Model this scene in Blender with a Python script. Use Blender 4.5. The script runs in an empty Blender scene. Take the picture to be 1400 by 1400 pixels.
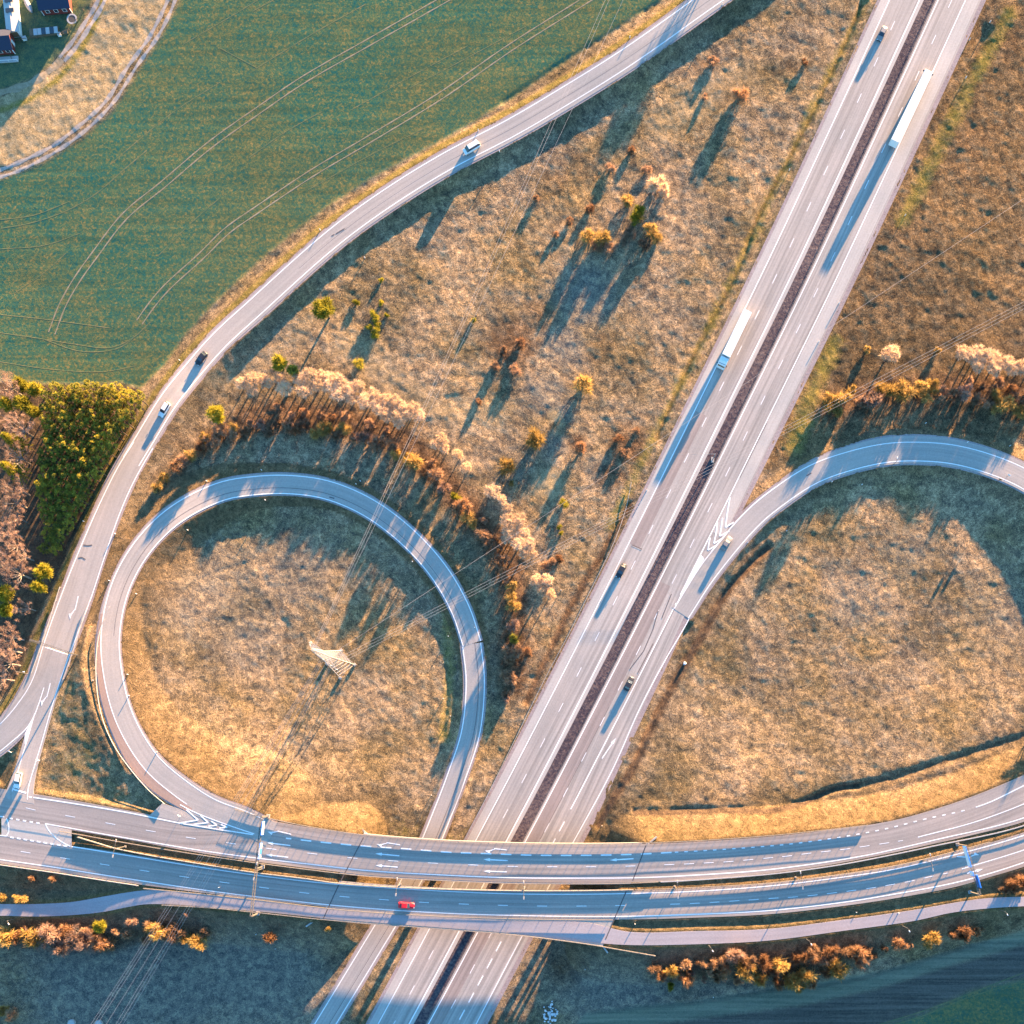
import bpy, math, random
import numpy as np
from mathutils import Vector
R = math.radians
random.seed(7); RNG = np.random.default_rng(7)
SC = bpy.context.scene
COL = SC.collection
# ------------------------------------------------------------------ camera, light, exposure
H = 304.35; F = 1400.0; CX, CY = 760.0, 1055.0           # drone height (m); plumb point of the view in photo pixels
cam_d = bpy.data.cameras.new('camera'); cam = bpy.data.objects.new('camera', cam_d); COL.objects.link(cam)
cam.location = (0, 0, H); cam.rotation_euler = (0, 0, 0)
cam_d.sensor_width = 36; cam_d.lens = 36
cam_d.shift_x = (700 - CX) / 1400.0; cam_d.shift_y = (CY - 700) / 1400.0
cam_d.clip_start = 1; cam_d.clip_end = 20000
SC.camera = cam
SUN_EL = 5.5; SUN_DIR = Vector((0.478, 0.878, 0)).normalized()      # horizontal direction towards the sun
world = bpy.data.worlds.new('World'); SC.world = world; world.use_nodes = True
wn = world.node_tree.nodes; wl = world.node_tree.links
bg = wn['Background']; sky = wn.new('ShaderNodeTexSky'); sky.sky_type = 'NISHITA'; sky.sun_disc = False
sky.sun_elevation = R(SUN_EL); sky.sun_rotation = math.atan2(SUN_DIR.x, SUN_DIR.y)
sky.air_density = 1.3; sky.dust_density = 0.3; sky.ozone_density = 3.0
tint = wn.new('ShaderNodeMix'); tint.data_type = 'RGBA'; tint.blend_type = 'MULTIPLY'; tint.inputs[0].default_value = 1.0; tint.inputs[7].default_value = (.54, .82, 1.04, 1)   # clear cold evening sky
wl.new(sky.outputs['Color'], tint.inputs[6]); wl.new(tint.outputs[2], bg.inputs['Color']); bg.inputs['Strength'].default_value = 0.11
sd = bpy.data.lights.new('sun', 'SUN'); sun = bpy.data.objects.new('sun', sd); COL.objects.link(sun)
sd.energy = 5.0; sd.angle = R(0.5); sd.color = (1.0, 0.61, 0.30)
sv = Vector((SUN_DIR.x * math.cos(R(SUN_EL)), SUN_DIR.y * math.cos(R(SUN_EL)), math.sin(R(SUN_EL))))
sun.rotation_euler = sv.to_track_quat('Z', 'Y').to_euler(); sun.location = (60, 120, 200)
SC.view_settings.view_transform = 'Standard'; SC.view_settings.look = 'None'
SC.view_settings.gamma = 1.0; SC.view_settings.use_curve_mapping = False
SC.view_settings.exposure = 3.72
SC.cycles.max_bounces = 5; SC.cycles.diffuse_bounces = 2

# ------------------------------------------------------------------ helpers
def P(px, py, z=0.0):
    s = (H - z) / F
    return np.array([(px - CX) * s, -(py - CY) * s, z])
def smooth(pts, n=12):
    """Catmull-Rom through rows of numbers."""
    p = np.array(pts, float)
    if len(p) < 3:
        t = np.linspace(0, 1, n * 2)[:, None]; return p[0] * (1 - t) + p[-1] * t
    q = np.vstack([2 * p[0] - p[1], p, 2 * p[-1] - p[-2]]); out = []
    # centripetal-ish: chord length parametrisation
    for i in range(1, len(q) - 2):
        p0, p1, p2, p3 = q[i - 1], q[i], q[i + 1], q[i + 2]
        d0 = max(np.hypot(*(p1 - p0)[:2]), 1e-3) ** .5; d1 = max(np.hypot(*(p2 - p1)[:2]), 1e-3) ** .5; d2 = max(np.hypot(*(p3 - p2)[:2]), 1e-3) ** .5
        m1 = (p1 - p0) / d0 - (p2 - p0) / (d0 + d1) + (p2 - p1) / d1
        m2 = (p2 - p1) / d1 - (p3 - p1) / (d1 + d2) + (p3 - p2) / d2
        m1 = m1 * d1; m2 = m2 * d1
        t = np.linspace(0, 1, n, endpoint=False)[:, None]
        out.append((2*t**3 - 3*t**2 + 1) * p1 + (t**3 - 2*t**2 + t) * m1 + (-2*t**3 + 3*t**2) * p2 + (t**3 - t**2) * m2)
    out.append(p[-1:]); return np.vstack(out)
def resample(w, step):
    d = np.r_[0, np.cumsum(np.hypot(np.diff(w[:, 0]), np.diff(w[:, 1])))]
    n = max(2, int(round(d[-1] / step)) + 1); s = np.linspace(0, d[-1], n)
    return np.column_stack([np.interp(s, d, w[:, k]) for k in range(w.shape[1])]), s
def tang(w):
    t = np.gradient(w[:, :2], axis=0); t /= np.maximum(np.hypot(t[:, 0], t[:, 1]), 1e-9)[:, None]; return t
def mesh(name, V, Fc, mat=None, parent=None, smooth_=False, uv=None):
    me = bpy.data.meshes.new(name)
    me.from_pydata([tuple(map(float, v)) for v in V], [], [tuple(map(int, f)) for f in Fc])
    if uv is not None:
        l = me.uv_layers.new(name='UVMap'); idx = np.zeros(len(me.loops), np.int32); me.loops.foreach_get('vertex_index', idx)
        l.data.foreach_set('uv', np.asarray(uv, np.float32)[idx].ravel())
    if smooth_: me.polygons.foreach_set('use_smooth', [True] * len(me.polygons))
    if mat: me.materials.append(mat)
    me.update()
    o = bpy.data.objects.new(name, me); COL.objects.link(o)
    if parent: o.parent = parent
    return o
class MB:
    def __init__(s): s.v = []; s.f = []
    def add(s, V, Fc):
        b = len(s.v); s.v += [tuple(v) for v in V]; s.f += [tuple(b + i for i in f) for f in Fc]; return s
    def box(s, c, d, rz=0.0, top=1.0):
        x, y, z = d[0] / 2, d[1] / 2, d[2] / 2; ca, sa = math.cos(rz), math.sin(rz); V = []
        for sz in (-1, 1):
            k = top if sz > 0 else 1.0
            for sx, sy in ((-1, -1), (1, -1), (1, 1), (-1, 1)):
                X, Y = sx * x * k, sy * y * k
                V.append((c[0] + X * ca - Y * sa, c[1] + X * sa + Y * ca, c[2] + sz * z))
        return s.add(V, [(0, 3, 2, 1), (4, 5, 6, 7), (0, 1, 5, 4), (1, 2, 6, 5), (2, 3, 7, 6), (3, 0, 4, 7)])
    def tube(s, a, b, r0, r1=None, n=5):
        a, b = Vector(a), Vector(b); r1 = r0 if r1 is None else r1; d = b - a
        if d.length < 1e-5: return s
        u = d.orthogonal().normalized(); w = d.normalized().cross(u); V = []
        for p, r in ((a, r0), (b, r1)):
            for k in range(n):
                t = 2 * math.pi * k / n; q = p + (u * math.cos(t) + w * math.sin(t)) * r; V.append(q[:])
        Fc = [(k, (k + 1) % n, n + (k + 1) % n, n + k) for k in range(n)] + [tuple(range(n))[::-1], tuple(range(n, 2 * n))]
        return s.add(V, Fc)
    def path(s, pts, r, n=5):
        for a, b in zip(pts[:-1], pts[1:]): s.tube(a, b, r, n=n)
        return s
    def cyl(s, c, r, h, n=16, axis='z'):
        c = Vector(c); d = {'x': Vector((1, 0, 0)), 'y': Vector((0, 1, 0)), 'z': Vector((0, 0, 1))}[axis] * h / 2
        return s.tube(c - d, c + d, r, n=n)
    def build(s, name, mat=None, parent=None, smooth_=False): return mesh(name, s.v, s.f, mat, parent, smooth_)
def tag(o, label=None, cat=None, group=None, kind=None):
    for k, v in (('label', label), ('category', cat), ('group', group), ('kind', kind)):
        if v: o[k] = v
    return o
def thing(name, loc, rz, label, cat, group=None):
    o = bpy.data.objects.new(name, None); COL.objects.link(o); o.location = tuple(map(float, loc)); o.rotation_euler = (0, 0, rz)
    o.empty_display_size = .5
    return tag(o, label, cat, group)
def copy_tree(o, parent=None):
    c = o.copy(); COL.objects.link(c); c.parent = parent
    for ch in o.children: copy_tree(ch, c)
    return c
ORD = ['first', 'second', 'third', 'fourth', 'fifth', 'sixth', 'seventh', 'eighth', 'ninth', 'tenth', 'eleventh', 'twelfth', 'thirteenth', 'fourteenth', 'fifteenth', 'sixteenth', 'seventeenth', 'eighteenth', 'nineteenth', 'twentieth']
def ordw(i):
    if i < 20: return ORD[i]
    t = ['', '', 'twenty', 'thirty', 'forty', 'fifty', 'sixty', 'seventy'][(i + 1) // 10]; k = (i + 1) % 10
    return (t + '-' + ORD[k - 1]) if k else {'twenty': 'twentieth', 'thirty': 'thirtieth', 'forty': 'fortieth', 'fifty': 'fiftieth', 'sixty': 'sixtieth', 'seventy': 'seventieth'}[t]

# ------------------------------------------------------------------ materials
def newmat(name):
    m = bpy.data.materials.new(name); m.use_nodes = True; nt = m.node_tree; return m, nt, nt.nodes['Principled BSDF']
def N(nt, t, **kw):
    n = nt.nodes.new(t)
    for k, v in kw.items():
        if k in n.inputs: n.inputs[k].default_value = v
        else: setattr(n, k, v)
    return n
def noise(nt, vec, scale, detail=3, rough=.6, dist=0.0):
    n = N(nt, 'ShaderNodeTexNoise', Scale=scale, Detail=detail, Roughness=rough, Distortion=dist); nt.links.new(vec, n.inputs['Vector']); return n.outputs['Fac']
def ramp(nt, fac, stops):
    r = nt.nodes.new('ShaderNodeValToRGB'); e = r.color_ramp.elements
    while len(e) < len(stops): e.new(.5)
    for k, (p, c) in enumerate(stops): e[k].position = p; e[k].color = (*c, 1)
    nt.links.new(fac, r.inputs['Fac']); return r.outputs['Color']
def mix(nt, fac, a, b, mode='MIX'):
    m = nt.nodes.new('ShaderNodeMix'); m.data_type = 'RGBA'; m.blend_type = mode
    for s, v in ((m.inputs[0], fac), (m.inputs[6], a), (m.inputs[7], b)):
        if isinstance(v, bpy.types.NodeSocket): nt.links.new(v, s)
        else: s.default_value = v if not isinstance(v, tuple) else (*v, 1)[:4]
    return m.outputs[2]
def math_(nt, op, a, b=0.0, clamp=False):
    m = nt.nodes.new('ShaderNodeMath'); m.operation = op; m.use_clamp = clamp
    for s, v in ((m.inputs[0], a), (m.inputs[1], b)):
        if isinstance(v, bpy.types.NodeSocket): nt.links.new(v, s)
        else: s.default_value = v
    return m.outputs[0]
def bump(nt, bsdf, h, strength, dist):
    b = N(nt, 'ShaderNodeBump', Strength=strength, Distance=dist); nt.links.new(h, b.inputs['Height']); nt.links.new(b.outputs[0], bsdf.inputs['Normal']); return b
def paint(name, c, rough=.5, metal=0.0, var=.12, sc=3.0):
    m, nt, b = newmat(name); tc = N(nt, 'ShaderNodeTexCoord'); f = noise(nt, tc.outputs['Object'], sc)
    nt.links.new(ramp(nt, f, [(.3, tuple(x * (1 - var) for x in c)), (.7, tuple(min(1, x * (1 + var)) for x in c))]), b.inputs['Base Color'])
    b.inputs['Roughness'].default_value = rough; b.inputs['Metallic'].default_value = metal; b.inputs['Specular IOR Level'].default_value = .3; return m
def asphalt(name, c, streak=.25, speck=.12):
    m, nt, b = newmat(name)
    uv = N(nt, 'ShaderNodeUVMap'); mp = N(nt, 'ShaderNodeMapping'); mp.inputs['Scale'].default_value = (1.0, .012, 1); nt.links.new(uv.outputs[0], mp.inputs['Vector'])
    f1 = noise(nt, mp.outputs[0], 1.1, 3, .6)
    g = N(nt, 'ShaderNodeNewGeometry'); f2 = noise(nt, g.outputs['Position'], 2.2, 4, .75); f3 = noise(nt, g.outputs['Position'], .06, 3, .6)
    col = ramp(nt, f1, [(.30, tuple(x * (1 - streak) for x in c)), (.5, c), (.72, tuple(x * (1 + streak) for x in c))])
    col = mix(nt, 1.0, col, ramp(nt, f2, [(.3, (1 - speck,) * 3), (.7, (1 + speck,) * 3)]), 'MULTIPLY')
    col = mix(nt, 1.0, col, ramp(nt, f3, [(.3, (.88, .9, .92)), (.7, (1.1, 1.06, 1.04))]), 'MULTIPLY')
    nt.links.new(col, b.inputs['Base Color']); b.inputs['Roughness'].default_value = .85; b.inputs['Specular IOR Level'].default_value = .15
    bump(nt, b, f2, .12, .012); return m
def rough_ground(name, cols, sc=1.6, bs=.6, bd=.12, big=.05):
    m, nt, b = newmat(name); g = N(nt, 'ShaderNodeNewGeometry'); pos = g.outputs['Position']
    f = noise(nt, pos, sc, 5, .75); f2 = noise(nt, pos, big, 3, .6)
    k = math_(nt, 'ADD', math_(nt, 'MULTIPLY', f, .7), math_(nt, 'MULTIPLY', f2, .3))
    nt.links.new(ramp(nt, k, cols), b.inputs['Base Color']); b.inputs['Roughness'].default_value = .95; b.inputs['Specular IOR Level'].default_value = .05
    bump(nt, b, f, bs, bd); return m
M = {}
M['asphalt'] = asphalt('asphalt_motorway', (.262, .232, .207), .30)
M['asphalt_ramp'] = asphalt('asphalt_ramp', (.268, .240, .216), .12)
M['asphalt_bridge'] = asphalt('asphalt_bridge', (.235, .202, .180), .24)
M['asphalt_red'] = asphalt('asphalt_patch', (.225, .182, .162), .26)
M['asphalt_pale'] = asphalt('asphalt_pale', (.32, .29, .26), .10)
M['asphalt_path'] = asphalt('asphalt_path', (.25, .225, .23), .06)
M['brick_shoulder'] = asphalt('brown_asphalt', (.25, .175, .14), .10)
M['marking'] = asphalt('road_paint', (.62, .60, .58), .10, .10)
M['marking_worn'] = asphalt('road_paint_worn', (.40, .38, .37), .20, .25)
M['seam'] = paint('dark_seam', (.075, .065, .065), .9)
M['gravel'] = rough_ground('gravel', [(.25, (.10, .08, .08)), (.5, (.24, .19, .18)), (.75, (.36, .29, .27))], 2.2, .5, .06)
M['median'] = rough_ground('median_gravel', [(.34, (.02, .017, .025)), (.47, (.05, .038, .045)), (.62, (.13, .095, .085)), (.75, (.26, .19, .15))], 1.3, .8, .2, .02)
M['concrete'] = paint('concrete', (.26, .24, .22), .9, var=.15, sc=1.5)
M['galv'] = paint('galvanised_steel', (.30, .28, .26), .75, .0, .1)
M['rail_cap'] = paint('rail_steel', (.16, .14, .12), .8, .0, .12)
M['rail_dark'] = paint('weathered_steel', (.05, .045, .042), .8, 0, .15)
M['mast'] = paint('mast_steel', (.10, .092, .08), .8, 0, .1)
M['wire'] = paint('aluminium_wire', (.30, .27, .25), .6, 0, .05)
M['sign_blue'] = paint('sign_blue', (.04, .22, .75), .5, 0, .05)
M['sign_white'] = paint('sign_white', (.6, .6, .6), .5, 0, .05)
M['white'] = paint('white_paint', (.55, .55, .54), .4, 0, .06)
M['red'] = paint('red_paint', (.42, .012, .02), .35, 0, .06)
M['black'] = paint('dark_paint', (.02, .022, .028), .35, 0, .08)
M['grey'] = paint('grey_paint', (.17, .155, .15), .4, 0, .06)
M['silver'] = paint('silver_paint', (.30, .28, .27), .4, 0, .06)
M['tyre'] = paint('tyre_rubber', (.015, .015, .015), .9)
M['lamp_amber'] = paint('lamp_lens', (.30, .15, .07), .3)
mg, nt, b = newmat('window_glass'); b.inputs['Base Color'].default_value = (.02, .03, .04, 1); b.inputs['Roughness'].default_value = .12; M['glass'] = mg
M['roof_dark'] = paint('dark_roof', (.018, .022, .042), .8, 0, .15, 6)
M['falu'] = paint('red_wood', (.13, .022, .016), .85, 0, .15, 4)
M['wood'] = paint('wood_boards', (.11, .075, .045), .9, 0, .2, 6)
M['rock'] = paint('rock', (.42, .42, .43), .9, 0, .25, 2)
M['soil_line'] = rough_ground('bare_soil', [(.3, (.13, .10, .06)), (.5, (.20, .155, .10)), (.7, (.30, .24, .17))], 1.2, .3, .05)
M['soil_faint'] = rough_ground('faint_track', [(.35, (.045, .09, .05)), (.55, (.12, .11, .05)), (.7, (.20, .16, .09))], .7, .3, .05)
M['track'] = rough_ground('track_gravel', [(.3, (.15, .13, .115)), (.5, (.24, .21, .185)), (.7, (.32, .28, .25))], 1.4, .3, .04)
def twig(name, a, b_, sc=.9, trans=0.0):
    m, nt, b = newmat(name); g = N(nt, 'ShaderNodeNewGeometry'); oi = N(nt, 'ShaderNodeObjectInfo')
    f = noise(nt, g.outputs['Position'], sc, 3, .7)
    f = math_(nt, 'ADD', f, math_(nt, 'MULTIPLY', math_(nt, 'SUBTRACT', oi.outputs['Random'], .5), .35))
    nt.links.new(ramp(nt, f, [(.3, a), (.7, b_)]), b.inputs['Base Color']); c_ = nt.links[-1].from_socket if False else b.inputs['Base Color'].links[0].from_socket
    d = nt.nodes.new('ShaderNodeBsdfDiffuse'); t = nt.nodes.new('ShaderNodeBsdfTranslucent'); mx = nt.nodes.new('ShaderNodeMixShader'); mx.inputs[0].default_value = .42
    nt.links.new(c_, d.inputs[0]); nt.links.new(c_, t.inputs[0]); nt.links.new(d.outputs[0], mx.inputs[1]); nt.links.new(t.outputs[0], mx.inputs[2]); nt.links.new(mx.outputs[0], nt.nodes['Material Output'].inputs[0])
    return m
M['t_gold'] = twig('golden_twigs', (.46, .32, .20), (.70, .50, .33))
M['t_brown'] = twig('brown_twigs', (.13, .080, .050), (.40, .25, .155))
M['t_ochre'] = twig('ochre_twigs', (.20, .13, .040), (.44, .29, .10))
M['t_rust'] = twig('rusty_twigs', (.13, .068, .038), (.35, .20, .110))
M['t_pink'] = twig('pale_bare_twigs', (.16, .10, .075), (.36, .235, .175))
M['t_pine'] = twig('pine_needles', (.10, .12, .030), (.42, .34, .05), 1.1)
M['t_lime'] = twig('yellow_green_leaves', (.15, .14, .018), (.36, .30, .035), 1.1)
M['bark'] = paint('bark', (.05, .036, .026), .95, 0, .2, 3)
M['bark_pale'] = paint('pale_bark', (.22, .18, .15), .95, 0, .2, 3)

# ------------------------------------------------------------------ roads (centre px, px, height m, half width left, half width right)
def zB(x): return np.interp(x, [-200, 0, 250, 460, 700, 880, 1100, 1400, 1600], [4.0, 4.6, 5.9, 6.45, 6.8, 6.6, 5.9, 5.5, 5.0])
class Road:
    def __init__(s, name, C, hl, hr):                 # C: N x 3 world, hl/hr: half widths in metres to the left / right of travel
        s.name = name; s.C = C; s.hl = hl; s.hr = hr; s.T = tang(C); s.Nn = np.column_stack([-s.T[:, 1], s.T[:, 0]])
        s.S = np.r_[0, np.cumsum(np.hypot(np.diff(C[:, 0]), np.diff(C[:, 1])))]
    def query(s, X, Y, mask=None):
        """distance outside the pavement edge (negative inside) and the road's height."""
        A = s.C[:-1]; B = s.C[1:]; st = 2 if len(A) > 60 else 1
        idx = list(range(0, len(s.C), st)); 
        if idx[-1] != len(s.C) - 1: idx.append(len(s.C) - 1)
        n = X.size; bd = np.full(n, 1e9); bz = np.zeros(n); x = X.ravel(); y = Y.ravel()
        for i, j in zip(idx[:-1], idx[1:]):
            if mask is not None and not (mask[i] and mask[j]): continue
            a = s.C[i]; c = s.C[j]; L2 = (c[0]-a[0])**2 + (c[1]-a[1])**2; L = math.sqrt(L2)
            near = (x > min(a[0], c[0]) - 45) & (x < max(a[0], c[0]) + 45) & (y > min(a[1], c[1]) - 45) & (y < max(a[1], c[1]) + 45)
            k = np.nonzero(near)[0]
            if not len(k): continue
            dx = x[k] - a[0]; dy = y[k] - a[1]; t0 = (dx * (c[0]-a[0]) + dy * (c[1]-a[1])) / L2; t = np.clip(t0, 0, 1)
            ex = dx - t * (c[0]-a[0]); ey = dy - t * (c[1]-a[1])
            side = (-(c[1]-a[1]) * dx + (c[0]-a[0]) * dy) / L
            hw = np.where(side > 0, s.hl[i] + t * (s.hl[j] - s.hl[i]), s.hr[i] + t * (s.hr[j] - s.hr[i]))
            along = np.abs(t0 - t) * L; lat = np.abs(side) - hw
            d = np.where(along > 0, np.hypot(np.maximum(lat, 0), along) + 1e-3, lat)
            # pick by Euclidean distance to centre segment, so neighbouring segments hand over cleanly
            e = np.hypot(ex, ey)
            key = np.where(along > 0, d + .02, d)
            upd = key < bd[k]
            kk = k[upd]; bd[kk] = key[upd]; bz[kk] = (a[2] + t * (c[2]-a[2]))[upd]
        return bd.reshape(X.shape), bz.reshape(X.shape)
def road_from_centre(name, pts, step=2.0):
    w = smooth(pts, 14); C = np.array([P(p[0], p[1], p[2]) for p in w]); A = np.column_stack([C, w[:, 3], w[:, 4]])
    A, _ = resample(A, step); return Road(name, A[:, :3], A[:, 3], A[:, 4])
def road_from_edges(name, xs, yt, yb, x0, x1, step=2.0, zf=zB):
    q = smooth(np.column_stack([xs, yt, yb]), 10); X = np.arange(x0, x1 + 1, 6.0); T = np.interp(X, q[:, 0], q[:, 1]); Bm = np.interp(X, q[:, 0], q[:, 2])
    z = zf(X); C = np.array([P(a, (t + b) / 2, k) for a, t, b, k in zip(X, T, Bm, z)]); tn = tang(C)
    hw = (Bm - T) / 2 * (H - z) / F * np.abs(tn[:, 0]); A = np.column_stack([C, hw, hw]); A, _ = resample(A, step)
    return Road(name, A[:, :3], A[:, 3], A[:, 4])
# motorway: axis is the white edge line on its west side, travelling down the picture (left of travel = east)
mz = .35
M_AX = [(1216 + .44 * 3200, -3200), (1216 + .45 * 1400, -1400), (1216 + .455 * 260, -260), (1216, 0), (1134, 178), (1050, 357), (967, 526), (881, 700), (793, 875), (703, 1050), (650, 1150), (587, 1270), (517, 1400), (420, 1580), (100, 2150), (-500, 3200)]
axis = smooth([(x, y, mz) for x, y in M_AX], 14); axisW = np.array([P(a, b_, mz) for a, b_, _ in axis]); axisW, _ = resample(axisW, 2.0)
def ax_py(w): return CY - w[:, 1] * F / (H - mz)
apy = ax_py(axisW)
east = np.interp(apy, [-300, 640, 740, 860, 960, 1060, 1400, 1600], [24.9, 24.6, 24.0, 25.2, 26.0, 27.2, 27.3, 27.3])
motorway = Road('motorway', axisW, east, np.full(len(axisW), 2.4))
loopB = road_from_centre('loop_road', [(645, 880, .6, 2.9, 3.1), (650, 930, .55, 2.9, 3.1), (644, 1000, .5, 2.9, 3.1), (625, 1060, .4, 2.9, 3.1), (602, 1120, .35, 3.0, 3.2), (583, 1165, .35, 3.1, 3.3), (548, 1230, .35, 3.1, 3.4), (500, 1310, .35, 3.1, 3.4), (436, 1415, .35, 3.1, 3.4), (360, 1540, .35, 3.1, 3.4)])
loopA = road_from_centre('loop_road', [(372, 1140, 6.25, 3.4, 4.0), (335, 1122, 6.15, 3.6, 3.6), (288, 1104, 6.0, 3.6, 3.9), (241, 1073, 5.7, 3.3, 5.4), (205, 1040, 5.4, 3.1, 5.7), (172, 985, 4.9, 2.9, 5.1), (156, 930, 4.4, 2.9, 4.7), (151, 870, 3.8, 2.9, 4.0), (164, 805, 3.3, 2.9, 3.3), (193, 751, 2.9, 2.9, 3.3), (237, 706, 2.4, 2.9, 3.3), (300, 673, 1.6, 2.9, 3.3), (350, 664, 1.15, 2.9, 3.3), (400, 663, .85, 2.9, 3.3), (450, 671, .7, 2.9, 3.3), (505, 695, .62, 2.9, 3.3), (560, 737, .6, 2.9, 3.2), (602, 785, .6, 2.9, 3.2), (630, 835, .6, 2.9, 3.1), (645, 880, .6, 2.9, 3.1)])
loopA.hl, loopA.hr = loopA.hr.copy(), loopA.hl.copy()
loopR = road_from_centre('exit_loop', [(930, 838, .37, 3.0, 3.4), (966, 783, .42, 3.1, 3.5), (1027, 710, .5, 3.1, 3.6), (1060, 682, .58, 3.1, 3.6), (1112, 648, .7, 3.6, 3.6), (1165, 629, .75, 4.3, 3.6), (1212, 619, .8, 4.6, 3.6), (1250, 617, .85, 4.6, 3.6), (1300, 620.5, .95, 4.4, 3.6), (1350, 633, 1.2, 4.2, 3.6), (1400, 654, 1.6, 4, 3.6), (1452, 690, 2.2, 4, 3.6), (1500, 745, 3.0, 4, 3.6), (1540, 820, 3.9, 4, 3.6), (1560, 900, 4.6, 4, 3.6), (1550, 960, 5.1, 4, 3.6)])
nR = int(np.argmin(np.abs(loopR.C[:, 0] - P(1380, 0, 2)[0])))
rampL = road_from_centre('slip_road', [(1500, -420, .9, 3.4, 3.6), (1250, -210, 1.1, 3.4, 3.6), (1090, -85, 1.2, 3.4, 3.6), (968, 0, 1.2, 3.3, 3.8), (856, 79, 1.15, 3.2, 3.8), (768, 134, .95, 3.2, 3.8), (700, 174, .9, 3.2, 3.7), (612, 220, .9, 3.2, 3.7), (543, 262, .95, 3.2, 3.7), (480, 306, 1.1, 3.2, 3.6), (433, 344, 1.25, 3.2, 3.6), (350, 419, 1.5, 3.2, 3.6), (300, 465, 1.8, 3.2, 3.4), (262, 508, 2.1, 3.2, 3.4), (231, 547, 2.6, 3.2, 3.4), (197, 602, 2.9, 3.3, 3.4), (170, 648, 3.2, 3.6, 3.7), (147, 700, 3.5, 3.8, 3.8), (120, 768, 3.8, 4.2, 4.3), (101, 823, 4.0, 4.6, 4.6), (78, 882, 4.2, 5.0, 4.8), (60, 931, 4.3, 5.1, 4.6), (27, 981, 4.35, 4.2, 3.9), (0, 1009, 4.35, 4.2, 3.9), (-60, 1050, 4.3, 4.2, 3.9)])
rampL.hl, rampL.hr = rampL.hr.copy(), rampL.hl.copy()
leg = road_from_centre('slip_road', [(84, 880, 4.2, 1.2, 2.2), (73, 920, 4.3, 2.0, 3.0), (60, 960, 4.35, 2.6, 3.2), (48, 1000, 4.4, 2.6, 3.4), (36, 1045, 4.5, 2.8, 3.4), (28, 1075, 4.65, 3.4, 4.0), (24, 1095, 4.72, 4.4, 5.0)])
leg.hl, leg.hr = leg.hr.copy(), leg.hl.copy()
NX = [-200, -80, 0, 110, 175, 250, 350, 420, 500, 600, 700, 800, 875, 950, 1050, 1125, 1225, 1325, 1400, 1500, 1600]
NT = [1045, 1065, 1078, 1096, 1108, 1121, 1120, 1131, 1142, 1150, 1154, 1155, 1154, 1151, 1144, 1136, 1121, 1091, 1060, 1010, 955]
NB = [1085, 1105, 1119, 1137, 1148, 1162, 1178, 1187, 1196, 1202, 1206, 1207, 1206, 1203, 1194, 1184, 1165, 1143, 1124, 1080, 1025]
bridgeN = road_from_edges('bridge_road_north', NX, NT, NB, -190, 1590)
SX = [-200, -80, 0, 70, 140, 280, 420, 500, 600, 700, 800, 860, 940, 1050, 1150, 1225, 1300, 1350, 1400, 1500, 1600]
ST = [1110, 1129, 1142, 1153, 1162, 1184, 1202, 1210, 1216, 1219, 1219, 1218, 1215, 1208, 1196, 1184, 1166, 1153, 1138, 1102, 1055]
SB = [1149, 1168, 1181, 1191, 1202, 1221, 1237, 1246, 1252, 1255, 1257, 1257, 1255, 1250, 1239, 1228, 1214, 1200, 1185, 1150, 1105]
bridgeS = road_from_edges('bridge_road_south', SX, ST, SB, -190, 1590)
def zPath(x): return np.interp(x, [-200, 0, 100, 170, 230, 450, 700, 860, 1000, 1150, 1400, 1600], [3.0, 3.4, 3.9, 5.0, 5.75, 6.4, 6.8, 6.6, 6.2, 5.6, 5.1, 4.6])
PX = [-200, -80, 0, 50, 100, 140, 175, 205, 350, 450, 600, 700, 800, 860, 950, 1050, 1150, 1250, 1300, 1350, 1400, 1500, 1600]
PT = [1238, 1237, 1236, 1236, 1233, 1226, 1220, 1217, 1231, 1243, 1254, 1259, 1261, 1274, 1273, 1270, 1258, 1244, 1235, 1228, 1226, 1222, 1215]
PB = [1254, 1253, 1252, 1253, 1251, 1247, 1240, 1236, 1246, 1256, 1268, 1276, 1288, 1292, 1291, 1286, 1273, 1259, 1248, 1242, 1239, 1237, 1232]
path = road_from_edges('footpath', PX, PT, PB, -190, 1590, zf=zPath)
GB = [bridgeN, bridgeS, rampL, leg, loopA]; GM = [motorway, loopB, loopR]; GP = [path]
def zfield(grp, X, Y, near=2.5):
    W = np.zeros(X.shape); Z = np.zeros(X.shape); dm = np.full(X.shape, 1e9); zn = np.zeros(X.shape)
    for r in grp:
        d, z = r.query(X, Y); w = np.clip(near - d, 0, None) ** 2; W += w; Z += w * z; u = d < dm; dm = np.where(u, d, dm); zn = np.where(u, z, zn)
    return np.where(W > 1e-6, Z / np.maximum(W, 1e-6), zn), dm

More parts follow.
